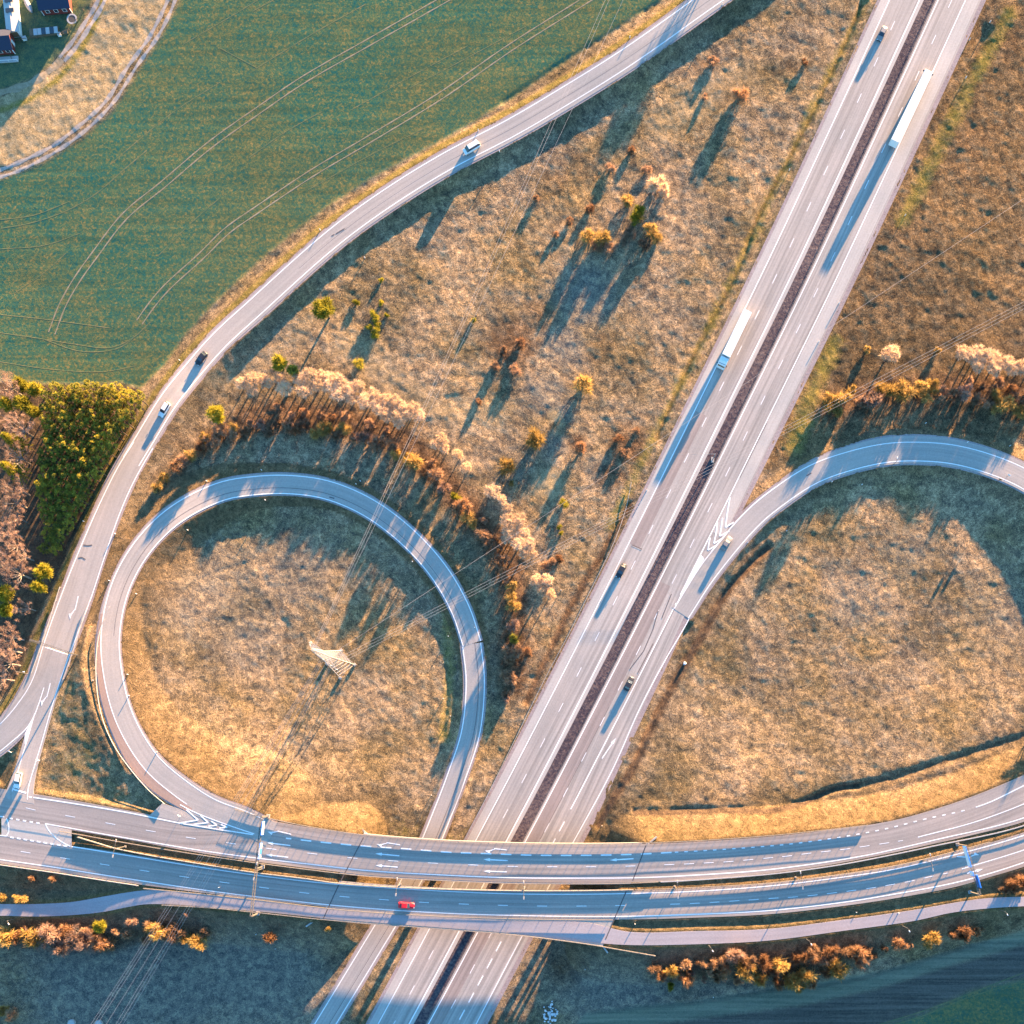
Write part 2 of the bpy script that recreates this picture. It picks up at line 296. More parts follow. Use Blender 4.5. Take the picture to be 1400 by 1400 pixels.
# ------------------------------------------------------------------ terrain
def vnoise(X, Y, sc, seed):
    r = np.random.default_rng(seed); G = r.random((256, 256)); u = X / sc + 1000.3; v = Y / sc + 1000.7
    i = np.floor(u).astype(int); j = np.floor(v).astype(int); fu = u - i; fv = v - j; fu = fu*fu*(3-2*fu); fv = fv*fv*(3-2*fv)
    g = lambda a, c: G[a % 256, c % 256]
    return (g(i, j)*(1-fu)*(1-fv) + g(i+1, j)*fu*(1-fv) + g(i, j+1)*(1-fu)*fv + g(i+1, j+1)*fu*fv) * 2 - 1
def polydist(pts, X, Y, z=0.0):
    w = np.array([P(a, c, z)[:2] for a, c in smooth(pts, 6)[:, :2]]); bd = np.full(X.shape, 1e9)
    for a, c in zip(w[:-1], w[1:]):
        L2 = max(((c - a)**2).sum(), 1e-6); t = np.clip(((X-a[0])*(c[0]-a[0]) + (Y-a[1])*(c[1]-a[1])) / L2, 0, 1)
        bd = np.minimum(bd, np.hypot(X - a[0] - t*(c[0]-a[0]), Y - a[1] - t*(c[1]-a[1])))
    return bd
def inpoly(pts, X, Y, z=0.0):
    w = np.array([P(a, c, z)[:2] for a, c in pts]); ins = np.zeros(X.shape, bool); n = len(w)
    for i in range(n):
        x1, y1 = w[i]; x2, y2 = w[(i + 1) % n]
        c = ((y1 > Y) != (y2 > Y)) & (X < (x2 - x1) * (Y - y1) / ((y2 - y1) if abs(y2 - y1) > 1e-9 else 1e-9) + x1); ins ^= c
    return ins
def blur(A, n):
    for _ in range(n):
        A = (np.roll(A, 1, 0) + A + np.roll(A, -1, 0)) / 3; A = (np.roll(A, 1, 1) + A + np.roll(A, -1, 1)) / 3
    return A
DITCH = [  # px polyline, depth, half width
    ([(1180, 0), (1162, 45), (1145, 82), (1118, 140), (1080, 215), (1030, 312), (1013, 360), (982, 422), (957, 470), (925, 537), (898, 598)], .55, .8),
    ([(860, 690), (825, 755), (795, 803), (750, 895), (720, 960)], .45, .9),
    ([(1050, 747), (1023, 775), (995, 807), (950, 885), (917, 942), (890, 995), (868, 1045), (840, 1090), (818, 1128)], .8, 1.0),
    ([(1350, 42), (1310, 125), (1270, 225), (1225, 325), (1205, 357), (1182, 410), (1157, 465), (1125, 532)], .55, 1.7),
    ([(868, 1111), (905, 1111), (950, 1109), (1005, 1108), (1052, 1108), (1098, 1097), (1140, 1079), (1172, 1074)], 1.1, .75),
    ([(1172, 1074), (1215, 1064), (1260, 1050), (1330, 1028), (1420, 1000)], .45, 1.2),
    ([(690, 139), (720, 120), (750, 98), (792, 72), (875, 20), (930, -20)], .28, 1.1),
    ([(561, 1270), (545, 1300), (520, 1345), (490, 1400), (450, 1470)], 1.0, .9),
    ([(730, 1282), (712, 1318), (690, 1362), (650, 1440)], 1.0, 1.3),
    ([(800, 1386), (870, 1377), (950, 1370), (1060, 1352), (1130, 1345), (1210, 1328), (1300, 1300), (1400, 1271), (1500, 1245)], .35, .5),
    ([(340, 768), (280, 790), (235, 830), (212, 900), (213, 960)], .12, .5),
    ([(230, 1010), (262, 1050), (330, 1085), (400, 1098)], .10, .5),
    ([(585, 780), (607, 850), (612, 930), (604, 1010), (590, 1060)], .25, .7)]
TRI = [(98, 860), (146, 850), (158, 950), (170, 1000), (192, 1043), (230, 1086), (240, 1110), (50, 1096), (36, 1085), (60, 980), (76, 930)]
def tri_mask(X, Y):
    sd_ = np.where(inpoly(TRI, X, Y, 4), 1, -1) * polydist(TRI + TRI[:1], X, Y, 4); k = np.clip(.5 + sd_ / 5, 0, 1); return k * k * (3 - 2 * k)
def height(X, Y, fine=True):
    base = -.25 + .10 * vnoise(X, Y, 42, 1) + .05 * vnoise(X, Y, 17, 2)
    fld = inpoly(FIELD, X, Y).astype(float)
    mead = 1 - fld
    base = base + 2.0 * np.exp(-(polydist([(172, 700), (150, 780)], X, Y) / 9) ** 2)
    base = base + 4.35 * tri_mask(X, Y)
    base = base + 2.4 * np.exp(-(polydist([(195, 800), (190, 860), (200, 940), (225, 1005), (275, 1050), (350, 1085), (430, 1105)], X, Y, 3) / 17) ** 2)
    base = base + 1.4 * np.exp(-(polydist([(900, 1100), (1000, 1095), (1150, 1070), (1300, 1030), (1450, 980)], X, Y, 1) / 22) ** 2)
    if fine: base = base + mead * (.085 * vnoise(X, Y, 4.2, 3) + .060 * vnoise(X, Y, 1.7, 4) + .035 * vnoise(X, Y, .9, 5)) + fld * (.006 * vnoise(X, Y, 3, 6))
    # the wood on the left stands on slightly higher ground
    fw = np.clip(1 - polydist([(-60, 560), (60, 640), (40, 800), (-20, 900)], X, Y) / 45, 0, 1); base = base + .9 * fw * fw
    for pts, dep, w in DITCH: base = base - dep * np.exp(-(polydist(pts, X, Y) / w) ** 2)
    T = base.copy(); xl = P(497, 0, 6.5)[0]
    def span_mask(r):                                   # stations outside the bridge span
        px = r.C[:, 0] * F / (H - r.C[:, 2]) + CX; py = CY - r.C[:, 1] * F / (H - r.C[:, 2])
        lx = 497 - (py - 1143) * (56 / 115.); rx = 883 - (py - 1157) * (55 / 123.)
        return (px < lx) | (px > rx)
    hi = np.full(X.shape, 1e9)
    for r, s in [(bridgeN, .62), (bridgeS, .5), (path, .55), (rampL, .42), (leg, .42), (loopA, .30)] + [(g, .4) for g in GM]:
        m = span_mask(r) if r in (bridgeN, bridgeS, path) else None
        d, z = r.query(X, Y, m); dd = np.maximum(0, d - .7)
        lo = z - .04 - s * dd; T = np.where(d < 40, np.maximum(T, lo), T)
        if r not in (bridgeN, bridgeS): hi = np.where(d < 30, np.minimum(hi, z - .04 + .45 * np.maximum(0, d - 1.6)), hi)
    T = np.minimum(T, hi)
    if fine: T = T + mead * (.03 * vnoise(X, Y, 1.3, 9) + .03 * vnoise(X, Y, 3.1, 10))
    for grp in (GB, GP, GM):
        for r in grp:
            m = span_mask(r) if r in (bridgeN, bridgeS, path) else None
            d, z = r.query(X, Y, m)
            T = np.where(d < .35, np.minimum(T, z - .06), T)
        zf, _ = zfield(grp, X, Y)
        d = np.full(X.shape, 1e9)
        for r in grp: d = np.minimum(d, r.query(X, Y, span_mask(r) if r in (bridgeN, bridgeS, path) else None)[0])
        T = np.where(d < 0, np.minimum(T, zf - .10 - .10 * np.clip(-d, 0, 1)), T)
    return T
FIELD = [(245, 0), (222, 47), (190, 95), (155, 150), (112, 190), (60, 222), (0, 245), (-90, 262), (-90, 512), (0, 520), (60, 524), (110, 526), (165, 523), (192, 531), (225, 500), (250, 460), (300, 407), (350, 360), (400, 318), (450, 280), (510, 242), (575, 207), (645, 168), (700, 133), (750, 97), (792, 70), (875, 17), (905, -3), (1000, -70), (1100, -190), (300, -190)]
def axis_coords(lo, hi, step):
    c = list(np.arange(lo, hi + step / 2, step)); s = step; a = hi; b_ = lo; up = []; dn = []
    while a < 4000: s *= 1.22; a += s; up.append(a)
    s = step
    while b_ > -4000: s *= 1.22; b_ -= s; dn.append(b_)
    return np.array(dn[::-1] + c + up)
gx = axis_coords(-172, 146, .5); gy = axis_coords(-84, 238, .5)
GXX, GYY = np.meshgrid(gx, gy)
TZ = height(GXX, GYY)
def ground_z(x, y):
    i = int(np.clip(np.searchsorted(gx, x) - 1, 0, len(gx) - 2)); j = int(np.clip(np.searchsorted(gy, y) - 1, 0, len(gy) - 2))
    fx = (x - gx[i]) / (gx[i+1] - gx[i]); fy = (y - gy[j]) / (gy[j+1] - gy[j])
    return float(TZ[j, i]*(1-fx)*(1-fy) + TZ[j, i+1]*fx*(1-fy) + TZ[j+1, i]*(1-fx)*fy + TZ[j+1, i+1]*fx*fy)
def G(px, py, lift=0.0):
    """point on the ground seen at a photo pixel."""
    z = 0.0
    for _ in range(4): w = P(px, py, z); z = ground_z(w[0], w[1])
    w = P(px, py, z); w[2] = z + lift; return w
# land cover masks, some holding painted shade
def soft(A, n): return np.clip(blur(A.astype(float), n), 0, 1)
zone = {}
zone['field'] = soft(inpoly(FIELD, GXX, GYY), 1)
zone['field'] = np.maximum(zone['field'], soft(inpoly([(1250, 1440), (1180, 1410), (1260, 1385), (1330, 1352), (1400, 1335), (1500, 1315), (1500, 1440)], GXX, GYY), 4) * .9)
zone['soil'] = soft(inpoly([(870, 1440), (900, 1398), (1000, 1385), (1100, 1372), (1200, 1350), (1300, 1318), (1400, 1290), (1500, 1265), (1500, 1320), (1400, 1338), (1330, 1354), (1260, 1387), (1180, 1412), (1100, 1440)], GXX, GYY), 3)
zone['teal'] = soft(inpoly([(760, 1440), (800, 1386), (870, 1377), (950, 1370), (1060, 1352), (1210, 1328), (1400, 1271), (1500, 1245), (1500, 1268), (1400, 1292), (1300, 1320), (1200, 1352), (1100, 1374), (1000, 1387), (900, 1400), (860, 1440)], GXX, GYY), 1)
vl = lambda pts, w, z=0.0: np.exp(-(polydist(pts, GXX, GYY, z) / w) ** 2)
dL, _ = rampL.query(GXX, GYY); dN, _ = bridgeN.query(GXX, GYY); dS, _ = bridgeS.query(GXX, GYY); dLo, _ = loopA.query(GXX, GYY); dLb, _ = loopB.query(GXX, GYY); dM, _ = motorway.query(GXX, GYY); dP, _ = path.query(GXX, GYY); dR, _ = loopR.query(GXX, GYY)
west_of_ramp = inpoly([(-100, -200), (1100, -200), (1090, -85), (968, 0), (856, 79), (768, 134), (612, 220), (480, 306), (350, 419), (262, 508), (197, 602), (147, 700), (101, 823), (60, 931), (-60, 1050)], GXX, GYY)
lush = np.clip(1 - np.abs(dL - 1.6) / 2.0, 0, 1) * west_of_ramp
lush = np.maximum(lush, .5 * vl([(1190, -10), (1110, 150), (1040, 300), (965, 455), (905, 575), (860, 665), (835, 720)], 2.2))
lush = np.maximum(lush, .6 * vl([(1380, 20), (1330, 110), (1285, 200), (1235, 300)], 3.0)); lush = np.maximum(lush, .6 * vl([(1140, 470), (1110, 540), (1085, 610)], 4.0))
lush = np.maximum(lush, .8 * np.clip(1 - np.abs(dP - .5) / 1.2, 0, 1)); lush = np.maximum(lush, .35 * np.clip(1 - dN / 10, 0, 1) * (dN > 0) * (GYY > -30))
lush = np.maximum(lush, .7 * vl([(0, 150), (40, 135), (75, 110), (100, 80), (125, 40), (140, 0)], 1.3)); lush = np.maximum(lush, .5 * vl([(600, 760), (612, 850), (614, 930), (606, 1010)], 2.5))
lush = np.maximum(lush, .3 * soft(inpoly([(60, 950), (110, 900), (130, 1000), (160, 1060), (215, 1105), (50, 1085), (45, 1060)], GXX, GYY), 4))
zone['lush'] = np.clip(lush, 0, 1) * (1 - zone['field'])
yard = soft(inpoly([(-60, -120), (128, -60), (126, 0), (108, 35), (90, 62), (70, 85), (40, 108), (0, 122), (-60, 130)], GXX, GYY), 1); zone['yard'] = yard
pale = soft(inpoly([(-60, 135), (0, 132), (50, 112), (90, 85), (115, 50), (142, 0), (150, -60), (238, -60), (228, 0), (205, 45), (175, 88), (140, 140), (100, 175), (55, 205), (0, 228), (-60, 238)], GXX, GYY), 2)
pale = np.maximum(pale, .9 * np.exp(-(np.hypot(GXX - P(752, 0)[0], GYY - P(0, 660)[1]) / 5.5) ** 2)); pale = np.maximum(pale, .8 * np.exp(-(np.hypot(GXX - P(758, 0)[0], GYY - P(0, 568)[1]) / 2.5) ** 2))
pale = np.maximum(pale, .5 * vl([(470, 470), (540, 520), (600, 560), (680, 570)], 7)); pale = np.maximum(pale, .5 * vl([(1010, 110), (960, 130), (910, 170)], 8)); pale = np.maximum(pale, .45 * vl([(420, 440), (350, 500), (290, 520)], 6))
zone['pale'] = np.clip(pale, 0, 1)
rust = np.zeros(GXX.shape)
for (x, y, r_, k) in [(700, 470, 9, .8), (735, 430, 6, .6), (820, 470, 7, .4), (860, 610, 8, .8), (835, 650, 6, .7), (790, 605, 3, .9), (800, 230, 8, .4), (760, 250, 7, .45), (870, 380, 7, .35), (1000, 120, 6, .7), (960, 90, 4, .5), (1085, 90, 4, .4), (700, 880, 9, .7), (770, 900, 7, .5), (700, 700, 8, .3), (850, 1000, 6, .5), (800, 1110, 6, .6), (460, 1310, 6, .5), (770, 1320, 8, .7), (1130, 540, 8, .5), (240, 600, 6, .4), (100, 870, 5, .3), (1330, 200, 18, .35), (1250, 330, 16, .3), (1370, 60, 12, .4)]:
    rust = np.maximum(rust, k * np.exp(-(np.hypot(GXX - P(x, 0)[0], GYY - P(0, y)[1]) / r_) ** 2))
rust = np.maximum(rust, .8 * vl(DITCH[1][0], 1.6)); rust = np.maximum(rust, .85 * vl(DITCH[2][0], 1.8)); rust = np.maximum(rust, .8 * vl(DITCH[0][0], .9))
zone['rust'] = np.clip(rust, 0, 1)
grey = np.zeros(GXX.shape)  # grey patches: shade of trees and banks painted into the ground colour
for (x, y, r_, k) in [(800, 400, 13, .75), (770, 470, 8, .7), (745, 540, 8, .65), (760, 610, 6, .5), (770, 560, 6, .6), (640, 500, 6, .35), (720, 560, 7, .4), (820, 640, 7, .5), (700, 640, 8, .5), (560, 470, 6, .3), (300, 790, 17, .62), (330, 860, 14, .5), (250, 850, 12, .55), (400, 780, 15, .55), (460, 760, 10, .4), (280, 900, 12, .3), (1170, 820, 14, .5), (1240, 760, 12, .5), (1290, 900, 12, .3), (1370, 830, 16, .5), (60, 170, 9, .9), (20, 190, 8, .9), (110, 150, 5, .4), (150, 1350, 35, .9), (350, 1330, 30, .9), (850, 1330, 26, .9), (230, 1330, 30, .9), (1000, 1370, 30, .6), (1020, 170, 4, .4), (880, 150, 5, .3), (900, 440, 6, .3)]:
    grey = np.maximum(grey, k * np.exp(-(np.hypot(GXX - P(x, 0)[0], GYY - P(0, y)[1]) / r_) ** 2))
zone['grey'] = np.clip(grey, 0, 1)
zone['brown'] = soft(inpoly([(1345, -200), (1250, 170), (1180, 320), (1110, 480), (1060, 600), (1040, 650), (1100, 620), (1200, 585), (1400, 600), (1700, 620), (1700, -200)], GXX, GYY), 5)
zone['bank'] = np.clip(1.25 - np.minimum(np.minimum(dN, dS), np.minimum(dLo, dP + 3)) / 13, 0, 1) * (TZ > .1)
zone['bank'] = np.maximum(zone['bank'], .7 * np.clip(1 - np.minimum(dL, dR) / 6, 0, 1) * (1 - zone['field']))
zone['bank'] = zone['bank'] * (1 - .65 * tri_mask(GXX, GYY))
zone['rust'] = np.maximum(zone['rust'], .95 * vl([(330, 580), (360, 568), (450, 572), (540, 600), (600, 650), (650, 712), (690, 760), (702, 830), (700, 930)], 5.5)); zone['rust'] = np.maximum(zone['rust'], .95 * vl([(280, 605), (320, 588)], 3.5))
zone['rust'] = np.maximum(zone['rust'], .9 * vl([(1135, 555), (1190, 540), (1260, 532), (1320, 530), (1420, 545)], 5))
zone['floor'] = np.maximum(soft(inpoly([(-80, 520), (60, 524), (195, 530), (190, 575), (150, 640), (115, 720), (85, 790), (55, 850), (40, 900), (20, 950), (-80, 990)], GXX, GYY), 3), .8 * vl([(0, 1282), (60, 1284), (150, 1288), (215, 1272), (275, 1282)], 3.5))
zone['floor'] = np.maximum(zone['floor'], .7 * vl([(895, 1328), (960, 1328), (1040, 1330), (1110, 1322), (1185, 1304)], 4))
zone['floor'] = np.maximum(zone['floor'], .95 * vl(DITCH[4][0], 1.0)); zone['floor'] = np.maximum(zone['floor'], .6 * vl(DITCH[5][0], 1.2)); zone['floor'] = np.maximum(zone['floor'], .8 * vl(DITCH[2][0], .9))  # ditch lines darkened in colour, standing in for the shade inside them
zone['lush'] = np.maximum(zone['lush'], .9 * (zone['field'] < .1) * np.exp(-(np.hypot(GXX - P(1345, 0)[0], (GYY - P(0, 1385)[1])) / 9) ** 2))
def ground_material():
    m, nt, b = newmat('ground_cover'); L = nt.links; g = N(nt, 'ShaderNodeNewGeometry'); pos = g.outputs['Position']
    at = {k: N(nt, 'ShaderNodeAttribute', attribute_name=k).outputs['Fac'] for k in zone}
    wob = noise(nt, pos, .9, 4, .7); wob2 = noise(nt, pos, .16, 4, .65)
    fine = noise(nt, pos, 2.5, 3, .66, 1.6); mid = noise(nt, pos, .42, 4, .65, .6); big = noise(nt, pos, .045, 4, .6)
    def edge(a, amt=.5):                                # breaks a soft mask into tufts
        k = math_(nt, 'ADD', a, math_(nt, 'MULTIPLY', math_(nt, 'SUBTRACT', wob, .5), amt)); k = math_(nt, 'ADD', k, math_(nt, 'MULTIPLY', math_(nt, 'SUBTRACT', wob2, .5), amt))
        k = math_(nt, 'SUBTRACT', k, .2); return math_(nt, 'MULTIPLY', k, 1.8, True)
    k = math_(nt, 'ADD', math_(nt, 'MULTIPLY', fine, .62), math_(nt, 'MULTIPLY', mid, .38))
    dry = ramp(nt, k, [(.37, (.042, .037, .034)), (.46, (.120, .092, .064)), (.53, (.225, .165, .103)), (.62, (.44, .32, .20))])
    olive = ramp(nt, k, [(.38, (.026, .025, .017)), (.5, (.105, .078, .036)), (.60, (.27, .185, .085))])
    dry = mix(nt, ramp(nt, big, [(.40, (0, 0, 0)), (.62, (.75, .75, .75))]), dry, olive)
    dry = mix(nt, math_(nt, 'MULTIPLY', edge(at['brown'], .6), .8), dry, ramp(nt, k, [(.37, (.020, .016, .012)), (.46, (.060, .040, .022)), (.53, (.115, .078, .040)), (.62, (.22, .145, .078))]))
    huge = noise(nt, pos, .028, 5, .62, 1.0); dry = mix(nt, 1.0, dry, ramp(nt, huge, [(.36, (.66, .68, .72)), (.5, (.98, .96, .94)), (.62, (1.22, 1.14, 1.05))]), 'MULTIPLY')
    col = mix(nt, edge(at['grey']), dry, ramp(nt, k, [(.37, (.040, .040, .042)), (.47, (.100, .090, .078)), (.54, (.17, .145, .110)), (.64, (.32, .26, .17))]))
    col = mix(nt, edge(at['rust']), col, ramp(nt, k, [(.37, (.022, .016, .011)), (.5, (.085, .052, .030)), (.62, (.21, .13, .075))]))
    col = mix(nt, edge(at['pale'], .3), col, ramp(nt, k, [(.35, (.09, .072, .045)), (.48, (.22, .165, .09)), (.62, (.38, .28, .165))]))
    col = mix(nt, edge(at['lush'], .7), col, ramp(nt, k, [(.36, (.035, .042, .014)), (.5, (.14, .12, .030)), (.62, (.28, .20, .065))]))
    col = mix(nt, at['yard'], col, ramp(nt, k, [(.36, (.03, .055, .045)), (.5, (.07, .095, .05)), (.64, (.17, .15, .06))]))
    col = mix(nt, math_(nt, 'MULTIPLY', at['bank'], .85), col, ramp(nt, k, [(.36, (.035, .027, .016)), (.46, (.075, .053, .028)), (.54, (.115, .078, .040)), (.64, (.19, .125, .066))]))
    col = mix(nt, edge(at['floor'], .4), col, ramp(nt, k, [(.36, (.022, .018, .016)), (.5, (.07, .048, .032)), (.66, (.16, .11, .065))]))  # floor mask also holds the painted shade of the ditches
    fm0 = noise(nt, pos, 1.3, 4, .8, .5); fm1 = noise(nt, pos, .12, 4, .7, .8); fm = math_(nt, 'ADD', math_(nt, 'MULTIPLY', fm0, .8), math_(nt, 'MULTIPLY', fm1, .2)); fb = noise(nt, pos, .02, 4, .65, .6)
    fcol = ramp(nt, fm, [(.37, (.008, .070, .072)), (.46, (.026, .078, .052)), (.54, (.060, .095, .045)), (.63, (.17, .125, .050))])
    fcol = mix(nt, ramp(nt, fb, [(.42, (0, 0, 0)), (.60, (.5, .5, .5))]), fcol, ramp(nt, fm, [(.38, (.025, .062, .036)), (.5, (.085, .088, .034)), (.62, (.18, .125, .045))]))
    # sowing rows, faint, along the field
    rot = N(nt, 'ShaderNodeMapping'); rot.inputs['Rotation'].default_value = (0, 0, R(-35)); rot.inputs['Scale'].default_value = (.035, 1, 1); L.new(pos, rot.inputs['Vector'])
    row = noise(nt, rot.outputs[0], .55, 4, .7); fcol = mix(nt, 1.0, fcol, ramp(nt, row, [(.3, (.78, .80, .82)), (.7, (1.2, 1.16, 1.1))]), 'MULTIPLY')
    col = mix(nt, at['field'], col, fcol)
    rot2 = N(nt, 'ShaderNodeMapping'); rot2.inputs['Rotation'].default_value = (0, 0, R(-15)); rot2.inputs['Scale'].default_value = (.03, 1, 1); L.new(pos, rot2.inputs['Vector'])
    row2 = noise(nt, rot2.outputs[0], 1.0, 3, .6)
    sk = math_(nt, 'ADD', math_(nt, 'MULTIPLY', row2, .5), math_(nt, 'MULTIPLY', fine, .5))
    col = mix(nt, at['soil'], col, ramp(nt, sk, [(.36, (.036, .034, .030)), (.62, (.125, .108, .088))]))
    col = mix(nt, at['teal'], col, ramp(nt, sk, [(.36, (.08, .09, .065)), (.64, (.20, .19, .13))]))
    L.new(col, b.inputs['Base Color']); b.inputs['Roughness'].default_value = 1.0; b.inputs['Specular IOR Level'].default_value = .0
    # tufts catch the low sun
    calm = math_(nt, 'SUBTRACT', 1.0, math_(nt, 'MULTIPLY', at['field'], .78))
    hgt = math_(nt, 'MULTIPLY', math_(nt, 'ADD', fine, math_(nt, 'MULTIPLY', mid, 1.2)), calm)
    bump(nt, b, hgt, 1.0, .30); return m
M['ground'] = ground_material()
def terrain():
    ny, nx = GXX.shape; V = np.column_stack([GXX.ravel(), GYY.ravel(), TZ.ravel()]).astype(np.float32)
    idx = np.arange(ny * nx).reshape(ny, nx); q = np.column_stack([idx[:-1, :-1].ravel(), idx[:-1, 1:].ravel(), idx[1:, 1:].ravel(), idx[1:, :-1].ravel()]).astype(np.int32)
    me = bpy.data.meshes.new('ground'); me.vertices.add(len(V)); me.vertices.foreach_set('co', V.ravel()); me.loops.add(q.size); me.loops.foreach_set('vertex_index', q.ravel())
    me.polygons.add(len(q)); me.polygons.foreach_set('loop_start', np.arange(0, q.size, 4, dtype=np.int32)); me.polygons.foreach_set('loop_total', np.full(len(q), 4, np.int32))
    me.polygons.foreach_set('use_smooth', np.ones(len(q), bool))
    me.update(calc_edges=True)
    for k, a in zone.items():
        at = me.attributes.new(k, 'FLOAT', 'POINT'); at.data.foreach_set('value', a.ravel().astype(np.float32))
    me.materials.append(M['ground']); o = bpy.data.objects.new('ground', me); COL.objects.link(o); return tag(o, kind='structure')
terrain()

# ------------------------------------------------------------------ pavements
def sheet(name, left, right, grp, lift, mat, nacross=8, skirt=.25):
    """ribbon between two world polylines (same length), draped on the road surface."""
    n = len(left); t = np.linspace(0, 1, nacross + 1)[None, :, None]; g = left[:, None, :2] * (1 - t) + right[:, None, :2] * t
    z, _ = zfield(grp, g[..., 0], g[..., 1]); z = z + lift
    V = np.dstack([g, z[..., None]]); S = np.r_[0, np.cumsum(np.hypot(*np.diff((left[:, :2] + right[:, :2]) / 2, axis=0).T))]
    lat = np.hypot(*(g - g[:, :1]).transpose(2, 0, 1)); uv = np.dstack([lat, np.repeat(S[:, None], nacross + 1, 1)])
    m = nacross + 1; V = V.reshape(-1, 3); uv = uv.reshape(-1, 2)
    Fc = [(i*m + j, i*m + j + 1, (i+1)*m + j + 1, (i+1)*m + j) for i in range(n - 1) for j in range(nacross)]
    if skirt:
        for j in (0, nacross):
            b0 = len(V); e = V[np.arange(n) * m + j].copy(); e[:, 2] -= skirt; V = np.vstack([V, e]); uv = np.vstack([uv, uv[np.arange(n) * m + j]])
            for i in range(n - 1):
                f = (i*m + j, (i+1)*m + j, b0 + i + 1, b0 + i); Fc.append(f if j == 0 else f[::-1])
    o = mesh(name, V, Fc, mat, uv=uv); 
    return tag(o, kind='structure')
def pave(r, grp, lift, mat, name=None, a=None, b_=None, ol=None, or_=None, i0=0, i1=None, nac=8, skirt=.25):
    i1 = len(r.C) if i1 is None else i1; C = r.C[i0:i1, :2]; Nn = r.Nn[i0:i1]
    l = r.hl[i0:i1] if ol is None else np.broadcast_to(ol, (i1 - i0,)); q = -r.hr[i0:i1] if or_ is None else np.broadcast_to(or_, (i1 - i0,))
    return sheet(name or r.name, C + Nn * l[:, None], C + Nn * q[:, None], grp, lift, mat, nac, skirt)
ML = lambda off, i0=0, i1=None: motorway.C[i0:i1, :2] + motorway.Nn[i0:i1] * off
# motorway carriageways and median
pave(motorway, GM, 0, M['asphalt'], 'motorway_west_carriageway', ol=9.3, or_=-2.4)
pave(motorway, GM, 0, M['asphalt'], 'motorway_east_carriageway', ol=None, or_=12.5)
pave(motorway, GM, -.05, M['median'], 'median_strip', ol=12.55, or_=9.25, skirt=0)
pave(motorway, GM, -.03, M['gravel'], 'gravel_shoulder', ol=motorway.hl + 1.3, or_=motorway.hl - .02, skirt=.3, nac=2)
pave(motorway, GM, -.03, M['gravel'], 'gravel_shoulder', ol=-2.38, or_=-3.3, skirt=.3, nac=2)
def mi(py): return int(np.argmin(np.abs(apy - py)))
pave(motorway, GM, .006, M['asphalt_pale'], 'motorway_shoulder', ol=-.25, or_=-2.35, nac=2, skirt=0)
pave(motorway, GM, .006, M['asphalt_pale'], 'motorway_shoulder', ol=9.25, or_=8.3, nac=2, skirt=0)
pave(motorway, GM, .006, M['asphalt_pale'], 'motorway_shoulder', ol=24.2, or_=20.9, i1=mi(690), nac=2, skirt=0)
pave(motorway, GM, .006, M['asphalt_red'], 'resurfaced_lane', ol=16.8, or_=13.2, i0=mi(770), nac=2, skirt=0)
pave(motorway, GM, .006, M['asphalt_red'], 'resurfaced_lane', ol=3.6, or_=.3, i0=mi(560), i1=mi(750), nac=2, skirt=0)
pave(loopB, GM, .02, M['asphalt_ramp']); pave(loopR, GM, .022, M['asphalt_ramp'])
pave(bridgeS, GB, 0, M['asphalt_bridge']); pave(bridgeN, GB, .008, M['asphalt_bridge'])
pave(rampL, GB, .012, M['asphalt_ramp']); pave(leg, GB, .024, M['asphalt_ramp']); pave(loopA, GB, .036, M['asphalt_ramp'])
pave(path, GP, 0, M['asphalt_path'], nac=4)
ia, ib = 12, int(np.argmin(np.hypot(loopA.C[:, 0] - P(158, 0, 4)[0], loopA.C[:, 1] - P(0, 835, 4)[1])))
pave(loopA, GB, .042, M['brick_shoulder'], 'brown_shoulder', ol=(loopA.hl - .05)[ia:ib], or_=2.95, i0=ia, i1=ib, nac=2, skirt=0)
ia, ib = [int(np.argmin(np.hypot(rampL.C[:, 0] - P(x, 0, 4)[0], rampL.C[:, 1] - P(0, y, 4)[1]))) for x, y in ((112, 790), (66, 912))]
pave(rampL, GB, .020, M['brick_shoulder'], 'brown_shoulder', ol=None, or_=(-rampL.hr + .05)[ia:ib], i0=ia, i1=ib, nac=2, skirt=0) if False else None
for r, grp, w in ((rampL, GB, .55), (loopA, GB, .4), (loopB, GM, .5), (loopR, GM, .5)):
    pave(r, grp, -.035, M['gravel'], 'gravel_shoulder', ol=r.hl + w, or_=r.hl - .02, nac=2)
    pave(r, grp, -.035, M['gravel'], 'gravel_shoulder', ol=-r.hr + .02, or_=-r.hr - w, nac=2)
def pxline(pts, zfun, step=1.5):
    q = smooth(pts, 10); w = np.array([P(a, b_, float(zfun(a)) if callable(zfun) else zfun) for a, b_ in q[:, :2]]); w, _ = resample(w, step); return w
# paved crossover between the bridge carriageways (far left)
cn = pxline([(2, 1119), (30, 1123), (62, 1127), (80, 1131), (98, 1135)], zB); cs = pxline([(2, 1143), (30, 1147), (62, 1153), (80, 1156), (98, 1158)], zB); k = min(len(cn), len(cs))
sheet('crossover_pavement', cn[np.linspace(0, len(cn)-1, k).astype(int)], cs[np.linspace(0, len(cs)-1, k).astype(int)], GB, .016, M['asphalt_pale'])
# paved wedge at the nose where the loop leaves the bridge road
cn = pxline([(222, 1098), (240, 1104), (262, 1112), (290, 1124)], zB); cs = pxline([(205, 1114), (235, 1121), (262, 1128), (290, 1134)], zB); k = 16
sheet('gore_pavement', cn[np.linspace(0, len(cn)-1, k).astype(int)], cs[np.linspace(0, len(cs)-1, k).astype(int)], GB, .014, M['asphalt_ramp'])

